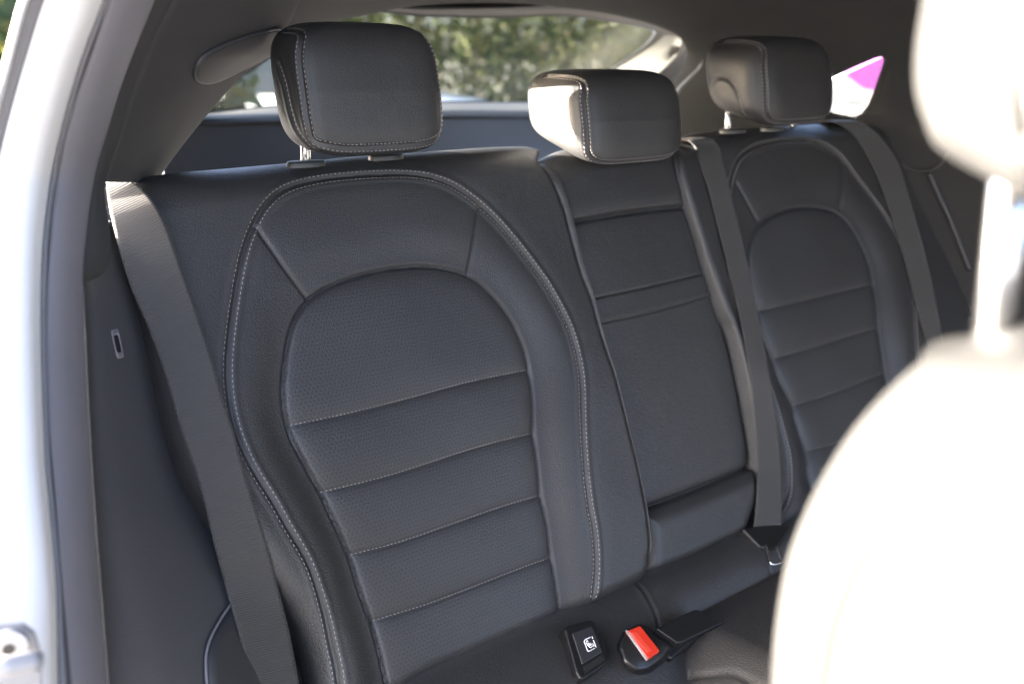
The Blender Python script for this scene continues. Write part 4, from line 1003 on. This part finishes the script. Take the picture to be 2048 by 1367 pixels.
M_CARW = plain('silver_white_paint', (.62, .64, .66), .3, bump=0, coat=.8)
M_CARG = plain('car_window_glass', (.02, .025, .03), .08, bump=0)
M_TYRE = plain('tyre_rubber', (.02, .02, .02), .8)
def car(x, y, rz, label, mat, grp='cars parked behind'):
    c, s = math.cos(rz), math.sin(rz)
    def TR(P): P = np.asarray(P, float); return np.stack([x + P[:, 0] * c - P[:, 1] * s, y + P[:, 0] * s + P[:, 1] * c, P[:, 2]], -1)
    th = thing('parked_car', (x, y, 0), label, 'car', grp)
    # stations along the length (local y), front at -y: half width, top z, bottom z
    stn = [(-2.15, .62, .62, .30), (-2.05, .80, .74, .22), (-1.7, .88, .90, .20), (-1.0, .90, 1.00, .20), (0, .91, 1.02, .20), (1.2, .90, 1.02, .20), (1.9, .86, .98, .22), (2.12, .72, .90, .30)]
    nsec = 24; V = []
    for (yy, hw, zt, zb) in stn:
        a = np.arange(nsec) * 2 * math.pi / nsec; cx_ = np.sign(np.cos(a)) * np.abs(np.cos(a)) ** .4; sz_ = np.sign(np.sin(a)) * np.abs(np.sin(a)) ** .5
        V.append(np.stack([cx_ * hw, np.full(nsec, yy), (zt + zb) / 2 + sz_ * (zt - zb) / 2], -1))
    V = np.vstack(V); m_ = len(stn)
    fcs = [[i * nsec + j, i * nsec + (j + 1) % nsec, (i + 1) * nsec + (j + 1) % nsec, (i + 1) * nsec + j] for i in range(m_ - 1) for j in range(nsec)] + [list(range(nsec)), list(range((m_ - 1) * nsec, m_ * nsec))]
    mesh('body', TR(V), fcs, mat, th)
    cab = [(-1.05, .80, 1.00), (-.35, .66, 1.42), (.9, .64, 1.44), (1.75, .74, 1.02)]
    def cabin(sc, dz, nm, mt, seg):
        V = []; 
        for (yy, hw, zt) in seg:
            for xx, zz in ((-hw, zt), (-hw * .9, zt + .02), (0, zt + .04), (hw * .9, zt + .02), (hw, zt)): V.append((xx * sc, yy, zz + dz))
        fcs = [[i * 5 + j, i * 5 + j + 1, (i + 1) * 5 + j + 1, (i + 1) * 5 + j] for i in range(len(seg) - 1) for j in range(4)]
        return solid(mesh(nm, TR(A(V)), fcs, mt, th), .02)
    cabin(1, 0, 'windscreen', M_CARG, cab[:2]); cabin(1, .01, 'roof', mat, cab[1:3]); cabin(1, 0, 'rear_window', M_CARG, cab[2:])
    for s_ in (-1, 1):
        V = A([(s_ * .84, -1.0, .98), (s_ * .66, -.35, 1.42), (s_ * .64, .9, 1.44), (s_ * .78, 1.7, .98)]); solid(mesh('side_window', TR(V), [[0, 1, 2, 3]], M_CARG, th, smooth_=False), .015)
        for yy in (-1.35, 1.35):
            wm = MB(); t_ = np.arange(24) * 2 * math.pi / 24
            ringw = np.stack([np.full(24, s_ * .90), yy + .32 * np.cos(t_), .32 + .32 * np.sin(t_)], -1)
            wm.prism(TR(ringw), A([s_ * c, s_ * s, 0]), .2); wo_ = wm.build('wheel', M_TYRE, th, smooth_=False)
            wm = MB(); ringw = np.stack([np.full(24, s_ * .91), yy + .2 * np.cos(t_), .32 + .2 * np.sin(t_)], -1); wm.prism(TR(ringw), A([s_ * c, s_ * s, 0]), .02); wm.build('rim', M_ZINC, wo_, smooth_=False)
    return th
car(7.0, 11.5, .863, 'white car parked broadside outside, mostly hidden behind the nearest headrest', M_CARW)
car(8.2, 16.0, .30, 'pale silver car outside, glimpsed low in the left corner of the rear window', M_CARW)

sg = thing('sign_board', on_y(A([1700., 180.]), 3.0) * A([1, 1, 0]), 'white sign board with a purple band outside the small far window', 'sign')
sc0 = on_y(A([1700., 180.]), 3.0); sgn = CAMP - sc0; sgn[2] = 0; sgn /= np.linalg.norm(sgn); sx = np.cross(A([0, 0, 1.]), sgn)
def on_sign(p, h=0.): return on_plane(np.asarray(p, float), sc0 + sgn * h, sgn)
bd_ = A([sc0 + sx * a + A([0, 0, b_]) for a, b_ in ((-.55, -.75), (.55, -.75), (.55, .55), (-.55, .55))])
bo_ = MB().prism(bd_, sgn, .02).build('board', plain('sign_white', (.50, .52, .55), .5, bump=0, var=.03), sg, smooth_=False)
MB().prism(on_sign([(1640, 108), (1735, 70), (1800, 136), (1762, 186), (1722, 176)], .004), sgn, .003).build('purple_band', plain('sign_purple', (.30, .085, .34), .5, bump=0, var=.03), bo_, smooth_=False)
sm = MB()
for i in range(9):
    x_ = 1690 + i * 4.2; y_ = 196 + (i % 3) * 3; sm.tube(on_sign([(x_, y_), (x_ + 1.2, y_ + 9 + (i % 2) * 4)], .004), .002, 6)
sm.build('small_print', plain('sign_grey', (.25, .33, .35), .6, bump=0), bo_, smooth_=False)
for s_ in (-.5, .5):
    pm = MB(); q = sc0 + sx * s_ - sgn * .04; pm.tube(A([[q[0], q[1], 0], [q[0], q[1], q[2] + .5]]), .03, 12); pm.build('leg', M_ZINC, sg)
